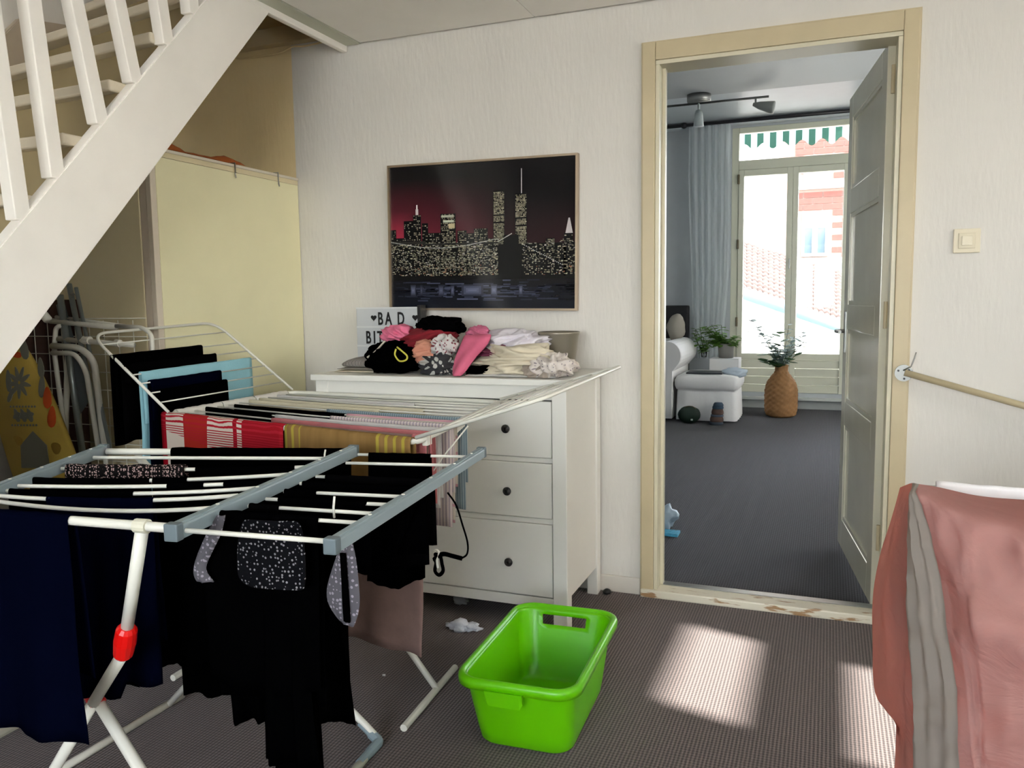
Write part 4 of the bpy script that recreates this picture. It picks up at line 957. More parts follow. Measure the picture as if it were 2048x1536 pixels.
# ================================================================= LAUNDRY PILE, SIGN AND POT ON THE CHEST
ZT = HD
lb = thing('light_box_sign', 'white letter box sign with black letters leaning at the wall on the chest', 'sign', (-.93, -.07, ZT))
yl = -.10
SG = M('sign white acrylic', 'c3c6c9', .35)
MB().bbox((-1.10, yl, ZT+.001), (-.79, yl+.05, ZT+.262), .004).make('case', SG, lb)
for k in range(4): box('rail', (-1.098, yl-.004, ZT+.005+k*.0835), (-.792, yl-.0005, ZT+.012+k*.0835), M('sign rail', 'd6d8d8', .3), lb)
box('end_bar', (-.79, yl-.006, ZT+.002), (-.775, yl+.045, ZT+.27), M('black sign end', (.012, .012, .013), .4), lb)
def text(s, x, z, size, sx=.62):
    cu = bpy.data.curves.new('t', 'FONT'); cu.body = s; cu.size = size; cu.extrude = .0008; cu.offset = .0016; cu.resolution_u = 3
    t = bpy.data.objects.new('t', cu); COL.objects.link(t); bpy.context.view_layer.update()
    me = bpy.data.meshes.new_from_object(t.evaluated_get(bpy.context.evaluated_depsgraph_get())); vs = [V((x+v.co.x*sx, yl-.0025-v.co.z, z+v.co.y)) for v in me.vertices]; fs_ = [tuple(p.vertices) for p in me.polygons]
    COL.objects.unlink(t); bpy.data.objects.remove(t)
    build('letter', vs, fs_, KNOB, lb)
for ch, px in (('B', 757), ('A', 772), ('D', 796)): text(ch, onY(px-1, 640, yl).x, ZT+.186, .078)
for ch, px in (('B', 733), ('I', 748), ('T', 756), ('C', 768)): text(ch, onY(px-1, 670, yl).x, ZT+.103, .078)
def heart(cx, cz, s_):
    pts = []
    for i in range(28):
        t = 2*pi*i/28; pts.append(V((cx+s_*.062*16*sin(t)**3/1.0, yl-.0034, cz+s_*.062*(13*cos(t)-5*cos(2*t)-2*cos(3*t)-cos(4*t)))))
    n = len(pts); v = pts+[p+V((0, .002, 0)) for p in pts]
    build('heart', v, [tuple(range(n))]+[(i, (i+1) % n, n+(i+1) % n, n+i) for i in range(n)], KNOB, lb)
heart(onY(748, 636, yl).x, ZT+.216, .0145); heart(onY(831, 637, yl).x, ZT+.216, .0145)
# pot
pt = thing('metal_pot', 'grey metallic pot standing on the right end of the chest', 'pot', (-.10, -.16, ZT))
pc = V((onY(1118, 700, -.16).x, -.16, ZT+.001))
MB().lathe([(.060, 0), (.064, .01), (.080, .140), (.083, .150), (.0835, .156), (.080, .158), (.077, .15), (.060, .02), (.01, .015)], pc, 32, cap1=True).make('bowl', M('grey metallic glaze', '8f887a', .28, metal=.5), pt, True)

def blob_cloth(name, outline, y, ztop_mat, label, seed=0, thick=.10, cat='garment', amp=.75, mats=None, parent=None, rx=1):
    """lump of cloth: closed soft form following a pixel ellipse (cx,cy,rx,ry) on plane y, with fold creases"""
    cx, cy, rxp, ryp = outline; c = onY(cx, cy, y); e = onY(cx+rxp, cy, y); d = onY(cx, cy+ryp, y); rxm = (e-c).length; rzm = (c-d).length
    bm = bmesh.new(); bmesh.ops.create_icosphere(bm, subdivisions=5, radius=1); bm.verts.index_update(); vs = []; uvs = []
    for v_ in bm.verts:
        p = v_.co; a_ = seed*1.3; dx_ = p.x*cos(a_)*.9+p.z*sin(a_); dz_ = -p.x*sin(a_)*.9+p.z*cos(a_); q = V((dx_*.75, p.y*1.0, dz_*2.3))+V((seed*3.1, seed, 0))
        rdg = 1-abs(noise.noise(q))*2.6; rdg2 = 1-abs(noise.noise(q*2.1+V((5, 2, 1))))*2.6; rdg3 = noise.noise(q*3.5+V((1, 7, 3)))
        k_ = 1+amp*(.30*rdg+.13*rdg2+.07*rdg3)-.22*amp
        P = c+V((p.x*rxm*k_, p.y*thick*k_, p.z*rzm*k_)); P.z = max(P.z, ZT+.003+.002*noise.noise(q*3)); vs.append(P); uvs.append((p.x*rxm+p.y*.05, p.z*rzm))
    f = [tuple(v.index for v in x.verts) for x in bm.faces]; bm.free()
    o = build(name, vs, f, ztop_mat, parent, True, uvs=uvs); tag(o, label, cat, 'laundry pile on the chest'); return o
CORAL = M('coral cotton', 'c98a72', .9, bump=.3, bscale=60); PINK = M('bright pink cotton', 'd9718f', .9, bump=.3, bscale=50); CRIM = M('crimson cotton', '7c0f1e', .9, bump=.3, bscale=50)
LILA = M('pale lilac white cotton', 'd3cdd3', .9, bump=.4, bscale=50); ROSE = M('dusty rose cotton', 'b95f7c', .9, bump=.3, bscale=50)
CRM = M('cream crumpled cotton', 'cfc5ae', .9, bump=.5, bscale=50); WDOT = ramp_mat('white cloth with small dark prints', dots(.010, .25, 'd3cac2', '8d8388', .9))
GWP = ramp_mat('grey and white patterned cloth', dots(.022, .40, '3a3a3c', 'b5b4ae', 1)); CHK2 = ramp_mat('black and white woven cloth', stripes(0, .006, .5, 'bdb6ae', '2c2a2c')); WINE = M('wine red cotton', '6a2440', .9)
# folded stack at left
fsk = V((0, 0, 0))
def folded(name, pxl, pxr, pyb, y0, y1, h0, h1, mat, label, seed):
    a, b = onY(pxl, pyb, y0).x, onY(pxr, pyb, y0).x; nu, nv = 12, 6; top = []; 
    m = MB()
    bm = bmesh.new(); bmesh.ops.create_cube(bm, size=1); bmesh.ops.subdivide_edges(bm, edges=bm.edges[:], cuts=6, use_grid_fill=True)
    for v_ in bm.verts:
        x, y, z_ = v_.co.x+.5, v_.co.y+.5, v_.co.z+.5; t = 1-(2*abs(z_-.5))**3*.1
        zz_ = h0+(h1-h0)*z_*(1-.35*(2*abs(x-.5))**4)*(1-.25*(2*abs(y-.5))**6)
        v_.co = V((a+(b-a)*(.5+(x-.5)*t), y0+(y1-y0)*(.5+(y-.5)*t), ZT+zz_+.003*noise.noise(V((x*4, y*4, seed)))*z_))
    bm.verts.index_update(); vs = [v.co.copy() for v in bm.verts]; o = build(name, vs, [tuple(v.index for v in x.verts) for x in bm.faces], mat, None, True, uvs=[(v.x, v.z+v.y) for v in vs]); bm.free()
    return tag(o, label, 'folded cloth', 'laundry pile on the chest')
folded('folded_cloth', 668, 790, 745, -.40, -.20, .001, .010, CRM, 'thin folded cream cloth at the very left bottom of the laundry pile', 1)
folded('folded_cloth', 674, 790, 740, -.39, -.20, .011, .020, M('folded grey towel', '8d857c', .9), 'folded grey cloth second from the bottom left of the pile', 2)
folded('folded_cloth', 684, 790, 735, -.38, -.20, .021, .062, CHK2, 'folded black and white woven cloth at the left of the pile', 3)
folded('folded_cloth', 930, 1110, 757, -.46, -.2, .001, .016, BEI2, 'flat grey folded cloth underneath the right half of the pile', 4)
Y_ = -.36
blob_cloth('black_garment', (795, 718, 56, 36), -.34, BLK, 'big black rolled garment at the left front of the pile', 1, .11)
blob_cloth('black_garment', (882, 655, 44, 26), -.22, BLK2, 'black garment at the top of the pile below the picture', 2, .10, amp=.7)
blob_cloth('crimson_garment', (858, 682, 56, 26), -.28, CRIM, 'crimson garment near the top of the pile', 3, .10)
blob_cloth('pink_garment', (798, 668, 32, 18), -.30, PINK, 'bright pink garment on the upper left of the pile', 4, .08)
blob_cloth('coral_garment', (853, 704, 24, 24), -.38, CORAL, 'coral garment in the middle front of the pile', 5, .06)
blob_cloth('patterned_garment', (888, 692, 26, 22), -.39, ramp_mat('white cloth red print', dots(.012, .33, 'c3bdba', '7a3b44', 1)), 'white garment with red print in the middle of the pile', 6, .05, amp=.9)
blob_cloth('patterned_garment', (880, 730, 38, 26), -.40, GWP, 'grey and white patterned garment at the front middle of the pile', 7, .06, amp=.9)
blob_cloth('lilac_garment', (1020, 682, 72, 22), -.27, LILA, 'pale lilac white garment on top of the right part of the pile', 8, .10, amp=1.0)
blob_cloth('wine_garment', (1000, 700, 80, 16), -.27, WINE, 'wine red garment squeezed below the lilac one', 9, .11)
blob_cloth('cream_garment', (1036, 722, 80, 35), -.36, CRM, 'crumpled cream garment at the right front of the pile', 12, .11, amp=1.25)
blob_cloth('printed_garment', (1106, 731, 46, 25), -.40, WDOT, 'rolled white garment with dark prints at the right end of the pile', 11, .09, amp=1.0)
blob_cloth('black_garment', (965, 742, 34, 12), -.40, BLK, 'black sleeve sticking out beneath the cream garment', 12, .05)
blob_cloth('beige_garment', (1080, 742, 34, 20), -.43, M('taupe cotton', 'a4978a', .9, bump=.4, bscale=60), 'taupe rolled garment below the cream one', 13, .05, amp=.9)
blob_cloth('rose_garment', (958, 668, 22, 16), -.28, ROSE, 'dusty rose garment with dark folds behind the pink one', 14, .06, amp=.8)
# pink hanging piece : a strip falling over the front of the pile
pp = [((930, 672), (985, 668)), ((925, 690), (975, 690)), ((915, 710), (958, 705)), ((908, 730), (946, 722)), ((906, 748), (934, 742)), ((908, 758), (924, 756))]
v = []; uvv = []
for j, (l, r_) in enumerate(pp):
    yy = -.36-.022*j
    a, b = onY(*l, yy), onY(*r_, yy)
    for i in range(11): u = i/10; p = lerp(a, b, u); v.append(V((p.x, p.y-.018*sin(u*pi)-.006*sin(u*9+j), max(p.z, ZT+.004))))
f = [(j*11+i, j*11+i+1, (j+1)*11+i+1, (j+1)*11+i) for j in range(len(pp)-1) for i in range(10)]
o = build('pink_trousers', v, f, M('rose pink cotton', 'c9607c', .9, bump=.3, bscale=50), None, True); sm = o.modifiers.new('s', 'SUBSURF'); sm.levels = sm.render_levels = 1; s_ = o.modifiers.new('t', 'SOLIDIFY'); s_.thickness = .006
tag(o, 'rose pink garment tongue hanging over the front of the pile', 'garment', 'laundry pile on the chest')
yt = tube('yellow_lace', smoothpath([onY(x, y, -.46) for x, y in ((792, 698), (790, 710), (799, 722), (812, 720), (814, 712), (806, 704), (794, 694))]), .0035, M('yellow ribbon', 'c9c24a', .7)); tag(yt, 'looped yellow ribbon on the black rolled garment', 'ribbon')
o = tube('white_strap', smoothpath([onY(770, 682, -.38), onY(752, 702, -.39), onY(735, 715, -.40)]), .0042, M('ivory strap', 'c9c2b0', .8), flat=1.8); tag(o, 'ivory strap crossing in front of the letter sign', 'strap')

# ================================================================= PINK SHEET AT THE RIGHT
SHEET = sheer('coral pink cotton sheet', 'a5807a', .28)
LINING = sheer('greyish white sheet lining', '9a9086', .15)
def sheetmat():
    n = SHEET.node_tree; tc = n.nodes.new('ShaderNodeTexCoord')
    t = n.nodes.new('ShaderNodeTexNoise'); t.inputs['Scale'].default_value = 9; t.inputs['Detail'].default_value = 6; t.inputs['Distortion'].default_value = 1.2; mp = n.nodes.new('ShaderNodeMapping'); mp.inputs['Scale'].default_value = (.6, .6, 1.3)
    n.links.new(tc.outputs['Object'], mp.inputs[0]); n.links.new(mp.outputs[0], t.inputs[0]); bu = n.nodes.new('ShaderNodeBump'); bu.inputs['Strength'].default_value = .5; bu.inputs['Distance'].default_value = .02
    n.links.new(t.outputs[0], bu.inputs['Height'])
    for k_ in n.nodes:
        if k_.type in ('BSDF_DIFFUSE', 'BSDF_TRANSLUCENT'): n.links.new(bu.outputs[0], k_.inputs['Normal'])
        if k_.type == 'BSDF_TRANSLUCENT': k_.inputs[0].default_value = (.95, .26, .18, 1)
sheetmat()
# rows of (px,py,y): left back edge -> left bulge -> corner edge -> front ... -> off frame right
rowsS = [
 [(1800, 975, -1.35), (1812, 970, -1.50), (1824, 966, -1.75), (1838, 968, -1.80), (1880, 975, -1.70), (1960, 992, -1.62), (2060, 1000, -1.60), (2200, 1005, -1.60)],
 [(1782, 1040, -1.35), (1796, 1020, -1.50), (1818, 1010, -1.76), (1846, 1000, -1.84), (1900, 1015, -1.86), (1980, 1035, -1.86), (2060, 1050, -1.85), (2200, 1055, -1.85)],
 [(1760, 1110, -1.35), (1778, 1100, -1.50), (1816, 1090, -1.77), (1862, 1075, -1.86), (1920, 1085, -1.90), (1990, 1100, -1.90), (2060, 1110, -1.90), (2200, 1115, -1.90)],
 [(1746, 1190, -1.35), (1762, 1190, -1.50), (1818, 1180, -1.78), (1884, 1165, -1.88), (1930, 1170, -1.93), (2000, 1180, -1.93), (2060, 1190, -1.93), (2200, 1195, -1.93)],
 [(1745, 1280, -1.35), (1762, 1285, -1.50), (1822, 1275, -1.79), (1900, 1260, -1.90), (1950, 1262, -1.95), (2010, 1265, -1.96), (2060, 1270, -1.96), (2200, 1275, -1.96)],
 [(1750, 1385, -1.36), (1768, 1395, -1.52), (1825, 1385, -1.80), (1915, 1350, -1.91), (1960, 1345, -1.94), (2010, 1350, -1.95), (2060, 1350, -1.95), (2200, 1355, -1.95)],
 [(1785, 1430, -1.42), (1795, 1450, -1.55), (1828, 1465, -1.81), (1925, 1440, -1.92), (1970, 1440, -1.93), (2020, 1440, -1.94), (2060, 1440, -1.94), (2200, 1445, -1.94)],
 [(1792, 1470, -1.60), (1800, 1500, -1.68), (1830, 1545, -1.82), (1930, 1550, -1.92), (1975, 1550, -1.93), (2020, 1550, -1.93), (2060, 1550, -1.93), (2200, 1550, -1.93)],
 [(1782, 1640, -1.60), (1795, 1650, -1.68), (1830, 1680, -1.82), (1930, 1690, -1.92), (1975, 1690, -1.93), (2020, 1690, -1.93), (2060, 1690, -1.93), (2200, 1690, -1.93)]]
G = [[onY(*p) for p in r_] for r_ in rowsS]
for r_ in G:
    ex = r_[-1]; r_.append(ex+V((.25, .02, 0)))
def cr(a, b, c, d, t): return .5*((2*b)+(c-a)*t+(2*a-5*b+4*c-d)*t*t+(-a+3*b-3*c+d)*t**3)
def dense(G, ku, kv):
    R_ = []
    for r_ in G:
        o_ = []
        for i in range(len(r_)-1):
            for j in range(ku): o_.append(cr(r_[max(i-1, 0)], r_[i], r_[i+1], r_[min(i+2, len(r_)-1)], j/ku))
        o_.append(r_[-1]); R_.append(o_)
    out = []
    for i in range(len(R_)-1):
        for j in range(kv): out.append([cr(R_[max(i-1, 0)][k], R_[i][k], R_[i+1][k], R_[min(i+2, len(R_)-1)][k], j/kv) for k in range(len(R_[0]))])
    out.append(R_[-1]); return out
D = dense(G, 9, 7); nu = len(D[0]); nv = len(D); v = []
for j, r_ in enumerate(D):
    for i, p in enumerate(r_):
        u = i/9; q = V((p.x*6, p.y*6, p.z*2.2)); k_ = .020*noise.noise(q*1.5)+.009*(1-2*abs(noise.noise(q*3.1)))
        edge = min(1, i/9, j/4)
        if 18 <= i <= 27: k_ += .010*sin(i*2.1+.6*sin(j*.3))*min(1, j/12)+.006*noise.noise(V((i*.9, j*.5, 8)))
        if 2 <= u <= 4.2: k_ += .006*noise.noise(V((i*1.3, j*.12, 3)))
        if u > 4: k_ += .016*noise.noise(V((p.x*4, 0, p.z*16+p.x*6)))+.010*(1-2*abs(noise.noise(V((p.x*5+3, 1, p.z*11-p.x*9)))))
        v.append(p+V((-.4, -.9, .1))*k_*edge+V((0, 0, 0)))
f = [(j*nu+i, j*nu+i+1, (j+1)*nu+i+1, (j+1)*nu+i) for j in range(nv-1) for i in range(nu-1)]
for k in range(len(v)): v[k].z = max(v[k].z, .008)
fmi = []
for j in range(nv-1):
    for i in range(nu-1): fmi.append(1 if 18 <= i < 27 else 0)
sh = build('pink_sheet', v, f, SHEET, None, True, mats=[SHEET, LINING], fm=fmi); tag(sh, 'coral pink fitted sheet draped over a clothes airer at the right edge', 'sheet')
# airer below the sheet
ar = thing('clothes_airer', 'white clothes airer under the coral pink sheet at the right edge', 'clothes airer', (1.45, -1.55, 0))
AZ = .845
for y_ in (-1.74, -1.6, -1.48): tube('rod', [(1.04, y_, AZ), (2.2, y_, AZ)], .006, TUBE, ar)
tube('frame', roundpath([(1.04, -1.74, .02), (1.04, -1.74, AZ), (1.04, -1.46, AZ), (1.04, -1.46, .02)], .05), .009, TUBE, ar)
tube('frame', roundpath([(2.2, -1.74, .02), (2.2, -1.74, AZ), (2.2, -1.46, AZ), (2.2, -1.46, .02)], .05), .009, TUBE, ar)
ws = drape('white_sheet', mkrod(onY(1872, 972, -1.50), onY(2380, 1014, -1.50)), 0, 1, .30, .55, M('white cotton sheet', 'e6e4e4', .85), seed=71, folds=4, amp=.01, r=.010, label='white sheet hung behind the coral pink one at the right edge', cat='sheet', nu=40)

# ================================================================= FAR ROOM
HB = 3.13; FY = 6.1
st(MB().box((-1.7-T, .121, 0), (-1.7, FY+T, HB+.1)).make('wall_far_left', WALLB)); st(MB().box((3.6, .121, 0), (3.6+T, 1.6, HB+.1)).box((3.6, 4.9, 0), (3.6+T, FY+T, HB+.1)).box((3.6, 1.6, 0), (3.6+T, 4.9, .6)).box((3.6, 1.6, 2.9), (3.6+T, 4.9, HB+.1)).make('wall_far_right', WALLB))
w5 = window('added_window_5', 'x', 3.6, 1.6, 4.9, .6, 2.9, [(2.2, 2.27)], [(2.65, 2.72), (3.78, 3.85)])  # unseen side window, added to brighten the far room
tag(curtain('sheer_curtain', (3.50, 1.5, 0), (3.50, 5.0, 0), .4, 2.95, sheer('added far sheer', 'd8dada', .30), 14, .03, V((1, 0, 0)), 21), 'unseen white sheer curtain over the added side window of the far room', 'curtain')  # curtain added to hold back the sun from the added window
portal('added_window_portal_side', (3.8, 3.25, 1.75), (0, pi/2, 0), 2.3, 3.3)
st(MB().box((-1.7, .1205, HC+.1), (3.6, .16, HB+.1)).box((-1.7, .1205, 0), (DI0-.0, .135, HC+.1)).box((DI1, .1205, 0), (3.6, .135, HC+.1)).box((DI0, .1205, DH), (DI1, .135, HC+.1)).make('wall_partition', WALLB))
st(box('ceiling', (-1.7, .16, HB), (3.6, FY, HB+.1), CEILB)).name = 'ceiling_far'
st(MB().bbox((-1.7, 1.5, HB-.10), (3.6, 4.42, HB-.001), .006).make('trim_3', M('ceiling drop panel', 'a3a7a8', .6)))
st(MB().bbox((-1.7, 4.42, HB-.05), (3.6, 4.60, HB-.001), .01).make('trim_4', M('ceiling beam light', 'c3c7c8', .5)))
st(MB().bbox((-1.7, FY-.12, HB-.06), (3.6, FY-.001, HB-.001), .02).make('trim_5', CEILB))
WA, WB_ = -.16, 1.12; WT = 3.05
st(MB().box((-1.7, FY, 0), (WA, FY+T, HB)).box((WB_, FY, 0), (1.6, FY+T, HB)).box((3.0, FY, 0), (3.6, FY+T, HB)).box((1.6, FY, WT), (3.0, FY+T, HB)).box((1.6, FY, 0), (3.0, FY+T, .4)).box((WA, FY, WT), (WB_, FY+T, HB)).box((WA, FY, 0), (WB_, FY+T, .17)).make('wall_street', WALLB))
FRM = M('window frame cream white', 'dcdcc8', .4)
w3 = thing('window_3', '', '', (.48, FY, .1)); del w3['label']; del w3['category']; w3['kind'] = 'structure'
m = MB(); y0, y1 = FY+.0, FY+.08
m.bbox((WA, y0, .13), (WA+.075, y1, WT), .006).bbox((WB_-.075, y0, .13), (WB_, y1, WT), .006).bbox((WA+.075, y0+.002, WT-.06), (WB_-.075, y1, WT), .006)
m.bbox((WA+.075, y0-.004, 2.60), (WB_-.075, y1, 2.70), .006); m.make('frame', FRM, w3)
mid = .478
for a, b in ((WA+.077, mid), (mid+.001, WB_-.077)):
    s_ = MB(); yA, yB = y0-.012, y1-.02
    ins = .055
    s_.bbox((a, yA, .17), (a+ins, yB, 2.597), .005).bbox((b-ins-.006, yA, .17), (b, yB, 2.597), .005).bbox((a+ins, yA+.001, 2.53), (b-ins-.006, yB, 2.596), .005).bbox((a+ins, yA+.001, .53), (b-ins-.006, yB, .60), .005)
    s = s_.make('casement', FRM, w3)
    box('pane', (a+ins-.005, yA+.03, .595), (b-ins, yA+.034, 2.535), GLASS, s)
    for k in range(4): MB().bbox((a+ins, yA+.012, .172+k*.0895), (b-ins-.006, yB-.01, .258+k*.0895), .006).make('board', FRM, s)
box('pane', (WA+.07, y0+.03, 2.70), (WB_-.07, y0+.034, WT-.055), GLASS, w3)
hz = onY(1583, 525, y0-.04); hh = MB().cyl((mid-.02, y0-.012, 1.62), (mid-.02, y0-.045, 1.62), .008).tube([(mid-.02, y0-.045, 1.63), (mid-.02, y0-.05, 1.52)], .008); hh.make('handle', STEEL, w3)
for z in (.9, 1.75, 2.45): MB().cyl((WA+.074, y0-.018, z), (WA+.074, y0-.018, z+.10), .012, 10).make('hinge', M('brass hinge', '6d6248', .5), w3)
w4 = window('added_window_4', 'y', FY+.12, 1.6, 3.0, .4, WT, [(2.6, 2.68)], [(2.26, 2.34)])  # unseen second street window, added to brighten the far room
portal('window_light_street', (2.3, 6.3, 1.7), (-pi/2, 0, 0), 1.4, 2.7)  # sky portal of the added window
st(MB().bbox((-.2, FY-.10, .098), (1.2, FY-.001, .125), .004).make('trim_6', M('ledge light', 'c9cdc9', .4)))
st(MB().bbox((-1.69, FY-.05, .001), (3.59, FY-.002, .097), .006).make('baseboard_street', M('grey white skirting', 'a5aaa8', .5)))
# curtain rod and curtain
cr_ = thing('curtain_rod', 'black metal curtain rod above the street window', 'curtain rod', (.4, 6.0, 3.0))
rz = onY(1560, 236, 5.98).z; rl = onY(1452, 245, 5.98); rr_ = onY(1700, 220, 5.98)
tube('rod', [V((-1.2, 5.98, (rl.z+rr_.z)/2)), V((1.6, 5.98, (rl.z+rr_.z)/2))], .019, DARKM, cr_, 12)
RZ = (rl.z+rr_.z)/2
for x in (-.93, 1.3): MB().cyl((x, 5.98, RZ), (x, 6.098, RZ), .012).ico((x, 5.98, RZ), .035, 2).make('bracket', DARKM, cr_, True)
MB().ico((onY(1368, 255, 5.98).x, 5.98, RZ), .036, 2, (1, 1, 1)).ico((onY(1330, 258, 5.98).x, 5.98, RZ), .03, 2, (1.3, 1, 1)).make('finial', DARKM, cr_, True)
CUR = sheer('pale curtain cotton', 'e3e8ea', .6, .10)
cx0, cx1 = onY(1378, 300, 5.97).x, onY(1462, 300, 5.97).x
def shp(t):   # gathered towards the left lower down
    a = .0+.18*max(0, t-.3)+.05*t; b = 1-.0*t-.38*max(0, t-.62)**1.0
    return a, b
co_ = curtain('curtain', (cx0, 5.95, 0), (cx1, 5.95, 0), .55, RZ-.03, CUR, 6, .03, V((0, 1, 0)), 3, shp); tag(co_, 'long pale curtain hanging left of the street window', 'curtain')
# ceiling lamp
cl = thing('ceiling_spot_lamp', 'steel spot lamp bar on the far room ceiling', 'ceiling lamp', (-.28, 4.50, HB-.2))
cc = V((-.265, 4.36, HB-.100)); 
MB().lathe([(.002, -.001), (.105, -.001), (.105, -.055), (.100, -.06), (.002, -.06)], cc, 28, cap0=False, cap1=False).make('canopy', STEEL, cl, True)
barz = HB-.175; bp0 = V((cc.x-.62, cc.y, barz)); bp1 = V((cc.x+.60, cc.y-.0, barz+.0)); 
tube('bar', [bp0, bp1], .010, M('dark steel bar', '4a4d4c', .4, metal=.6), cl); tube('stem', [cc-V((0, 0, .06)), V((cc.x, cc.y, barz))], .008, STEEL, cl)
SHD = M('frosted glass shade', '8b8f8c', .4)
h1 = V((cc.x, cc.y, barz)); MB().tube([h1, h1-V((0, 0, .06))], .012).tube([h1-V((0, 0, .06)), h1-V((0, 0, .09)), h1-V((0, 0, .20))], [.026, .036, .046], 18).make('spot_head', M('frosted glass hanging shade', 'a9b2b2', .35), cl, True)
h2 = bp1-V((.11, 0, 0)); MB().tube([h2, h2-V((0, 0, .055))], .009).tube([h2+V((-.02, -.0, -.055)), h2+V((.03, -.01, -.07)), h2+V((.15, -.03, -.105)), h2+V((.16, -.03, -.107))], [.014, .032, .056, .05], 18).make('spot_head', SHD, cl, True)
# sofa arm, cushion, chair back
SOF = M('white sofa cotton', 'e4e3e2', .9, bump=.3, bscale=25)
sf = thing('sofa', 'white slip covered sofa at the left of the far room', 'sofa', (-1.2, 5.2, 0))
ax0 = onY(1392, 700, 5.0).x
m = MB(); pr = []
# arm: rolled end profile swept along y
cxa = -.61; ra_ = .14
prof = [(cxa+ra_*cos(a), .655+ra_*sin(a)) for a in [pi*(-.18+1.36*i/16) for i in range(17)]]; prof = [(cxa+.045, .03), (cxa+.05, .50)]+prof+[(cxa-.12, .5), (cxa-.12, .03)]
n = len(prof); v = [(x, y_, z) for y_ in (4.78, 4.80, 5.75) for x, z in prof]
v = [V(((x-cxa)*(.93 if k < n else 1)+cxa, y_, z)) for k, (x, y_, z) in enumerate(v)]
f = [tuple(range(n)), tuple(range(2*n, 3*n))[::-1]]+[(s*n+i, s*n+(i+1) % n, (s+1)*n+(i+1) % n, (s+1)*n+i) for s in (0, 1) for i in range(n)]
build('armrest', v, f, SOF, sf, False)
MB().bbox((-1.65, 4.9, .05), (cxa-.12, 5.8, .44), .05).make('seat', SOF, sf, True)
MB().bbox((-1.65, 5.6, .44), (cxa-.10, 5.85, .78), .06).make('backrest', SOF, sf, True)
p0 = onY(1350, 655, 5.55)
tag(MB().bbox((-1.05, 5.88, .0), (p0.x+.09, 5.98, onY(1350, 611, 5.9).z), .02).make('black_screen', M('black board', (.006, .005, .007), .5)), 'black panel standing behind the sofa below the curtain', 'panel')
tag(MB().ico(p0+V((.02, -.05, 0)), .12, 3, (.82, .5, 1.15), .25, 3, 1.3).make('cushion', M('beige cushion', 'a59f93', .9), None, True), 'beige cushion against the black panel behind the sofa arm', 'cushion')
tag(MB().bbox((-.92, 4.92, .445), (cxa-.14, 5.3, .60), .05).make('patterned_blanket', ramp_mat('grey flecked fabric', lambda n, uv, ob: mixn(n, .5, '9a9490', '5a5858')), None, True), 'grey flecked blanket on the sofa behind the armrest', 'blanket')
# ottoman
ot = thing('footstool', 'square white slip covered footstool with a skirt in the far room', 'footstool', (-.22, 5.1, 0))
ox0, ox1, oy0, oy1 = -.54, .06, 4.80, 5.45
m = MB(); R_ = []
def oring(g, z, wv=0, nn=64, r=.05):
    out = []
    for i in range(nn):
        t = i/nn*4; s = int(t); u = t-s; cs = [(ox0-g, oy0-g), (ox1+g, oy0-g), (ox1+g, oy1+g), (ox0-g, oy1+g)]; a, b = cs[s], cs[(s+1) % 4]
        x, y_ = a[0]+(b[0]-a[0])*u, a[1]+(b[1]-a[1])*u; e = min(u, 1-u)
        cx_, cy_ = (ox0+ox1)/2, (oy0+oy1)/2; k = 1-.05*max(0, 1-e/.12); x = cx_+(x-cx_)*k; y_ = cy_+(y_-cy_)*k
        w_ = wv*sin(i*1.9)*.5+wv*noise.noise(V((i*.35, z, 0))); out.append(V((x+(w_ if s in (1, 3) else 0), y_+(w_ if s in (0, 2) else 0), z+.006*noise.noise(V((i*.2, 1, 0))))))
    return out
spec = [(.0, .02, .012), (-.005, .15, .010), (-.012, .30, .006), (-.018, .318, 0), (.0, .325, 0), (.012, .36, .004), (.012, .41, .004), (-.01, .45, .002), (-.06, .47, 0)]
v = []
for g_, z_, w_ in spec: v += oring(g_, z_, w_)
n = 64; f = [(s*n+i, s*n+(i+1) % n, (s+1)*n+(i+1) % n, (s+1)*n+i) for s in range(len(spec)-1) for i in range(n)]+[tuple((len(spec)-1)*n+i for i in range(n))]
build('slipcover', v, f, SOF, ot, True)
tag(MB().bbox((-.44, 4.86, .472), (-.09, 5.12, .487), .004).make('tray', M('dark grey tray', (.03, .035, .045), .4)), 'flat dark grey tray lying on the footstool', 'tray')
o = crumple('blue_white_throw', V((.0, 5.1, .474)), .17, (.75, 1.2, .28), M('pale blue white throw', 'b8c6d2', .9, bump=.4, bscale=60), 'pale blue white throw on the right side of the footstool', 'throw', 8, .3)
# pot plant behind footstool
LEAF = M('fresh green leaf', '6c9a3a', .6, var=.2, vscale=20); EUC = M('grey green eucalyptus leaf', 'b9c9c8', .6, var=.15, vscale=20); DGL = M('deep green leaf', '4f7347', .6, var=.2, vscale=20)
SEGL = M('plant stem', '4c5a32', .7)
def leaf_mesh(m, base, d, L, w_, droop=.2, seed=0):
    d = d.normalized(); s = d.cross(V((0, 0, 1)));
    if s.length < .05: s = V((1, 0, 0))
    s.normalize(); up = s.cross(d); rowsv = []
    prof = ((0, .05), (.25, .8), (.5, 1), (.75, .7), (1, .04))
    k = len(m.v)
    for t, ww in prof:
        c = base+d*(L*t)-V((0, 0, droop*L*t*t)); m.v += [c-s*(w_*ww/2), c+up*(-w_*.12*ww), c+s*(w_*ww/2)]
    for j in range(len(prof)-1):
        a = k+j*3; m.f += [(a, a+1, a+4, a+3), (a+1, a+2, a+5, a+4)]
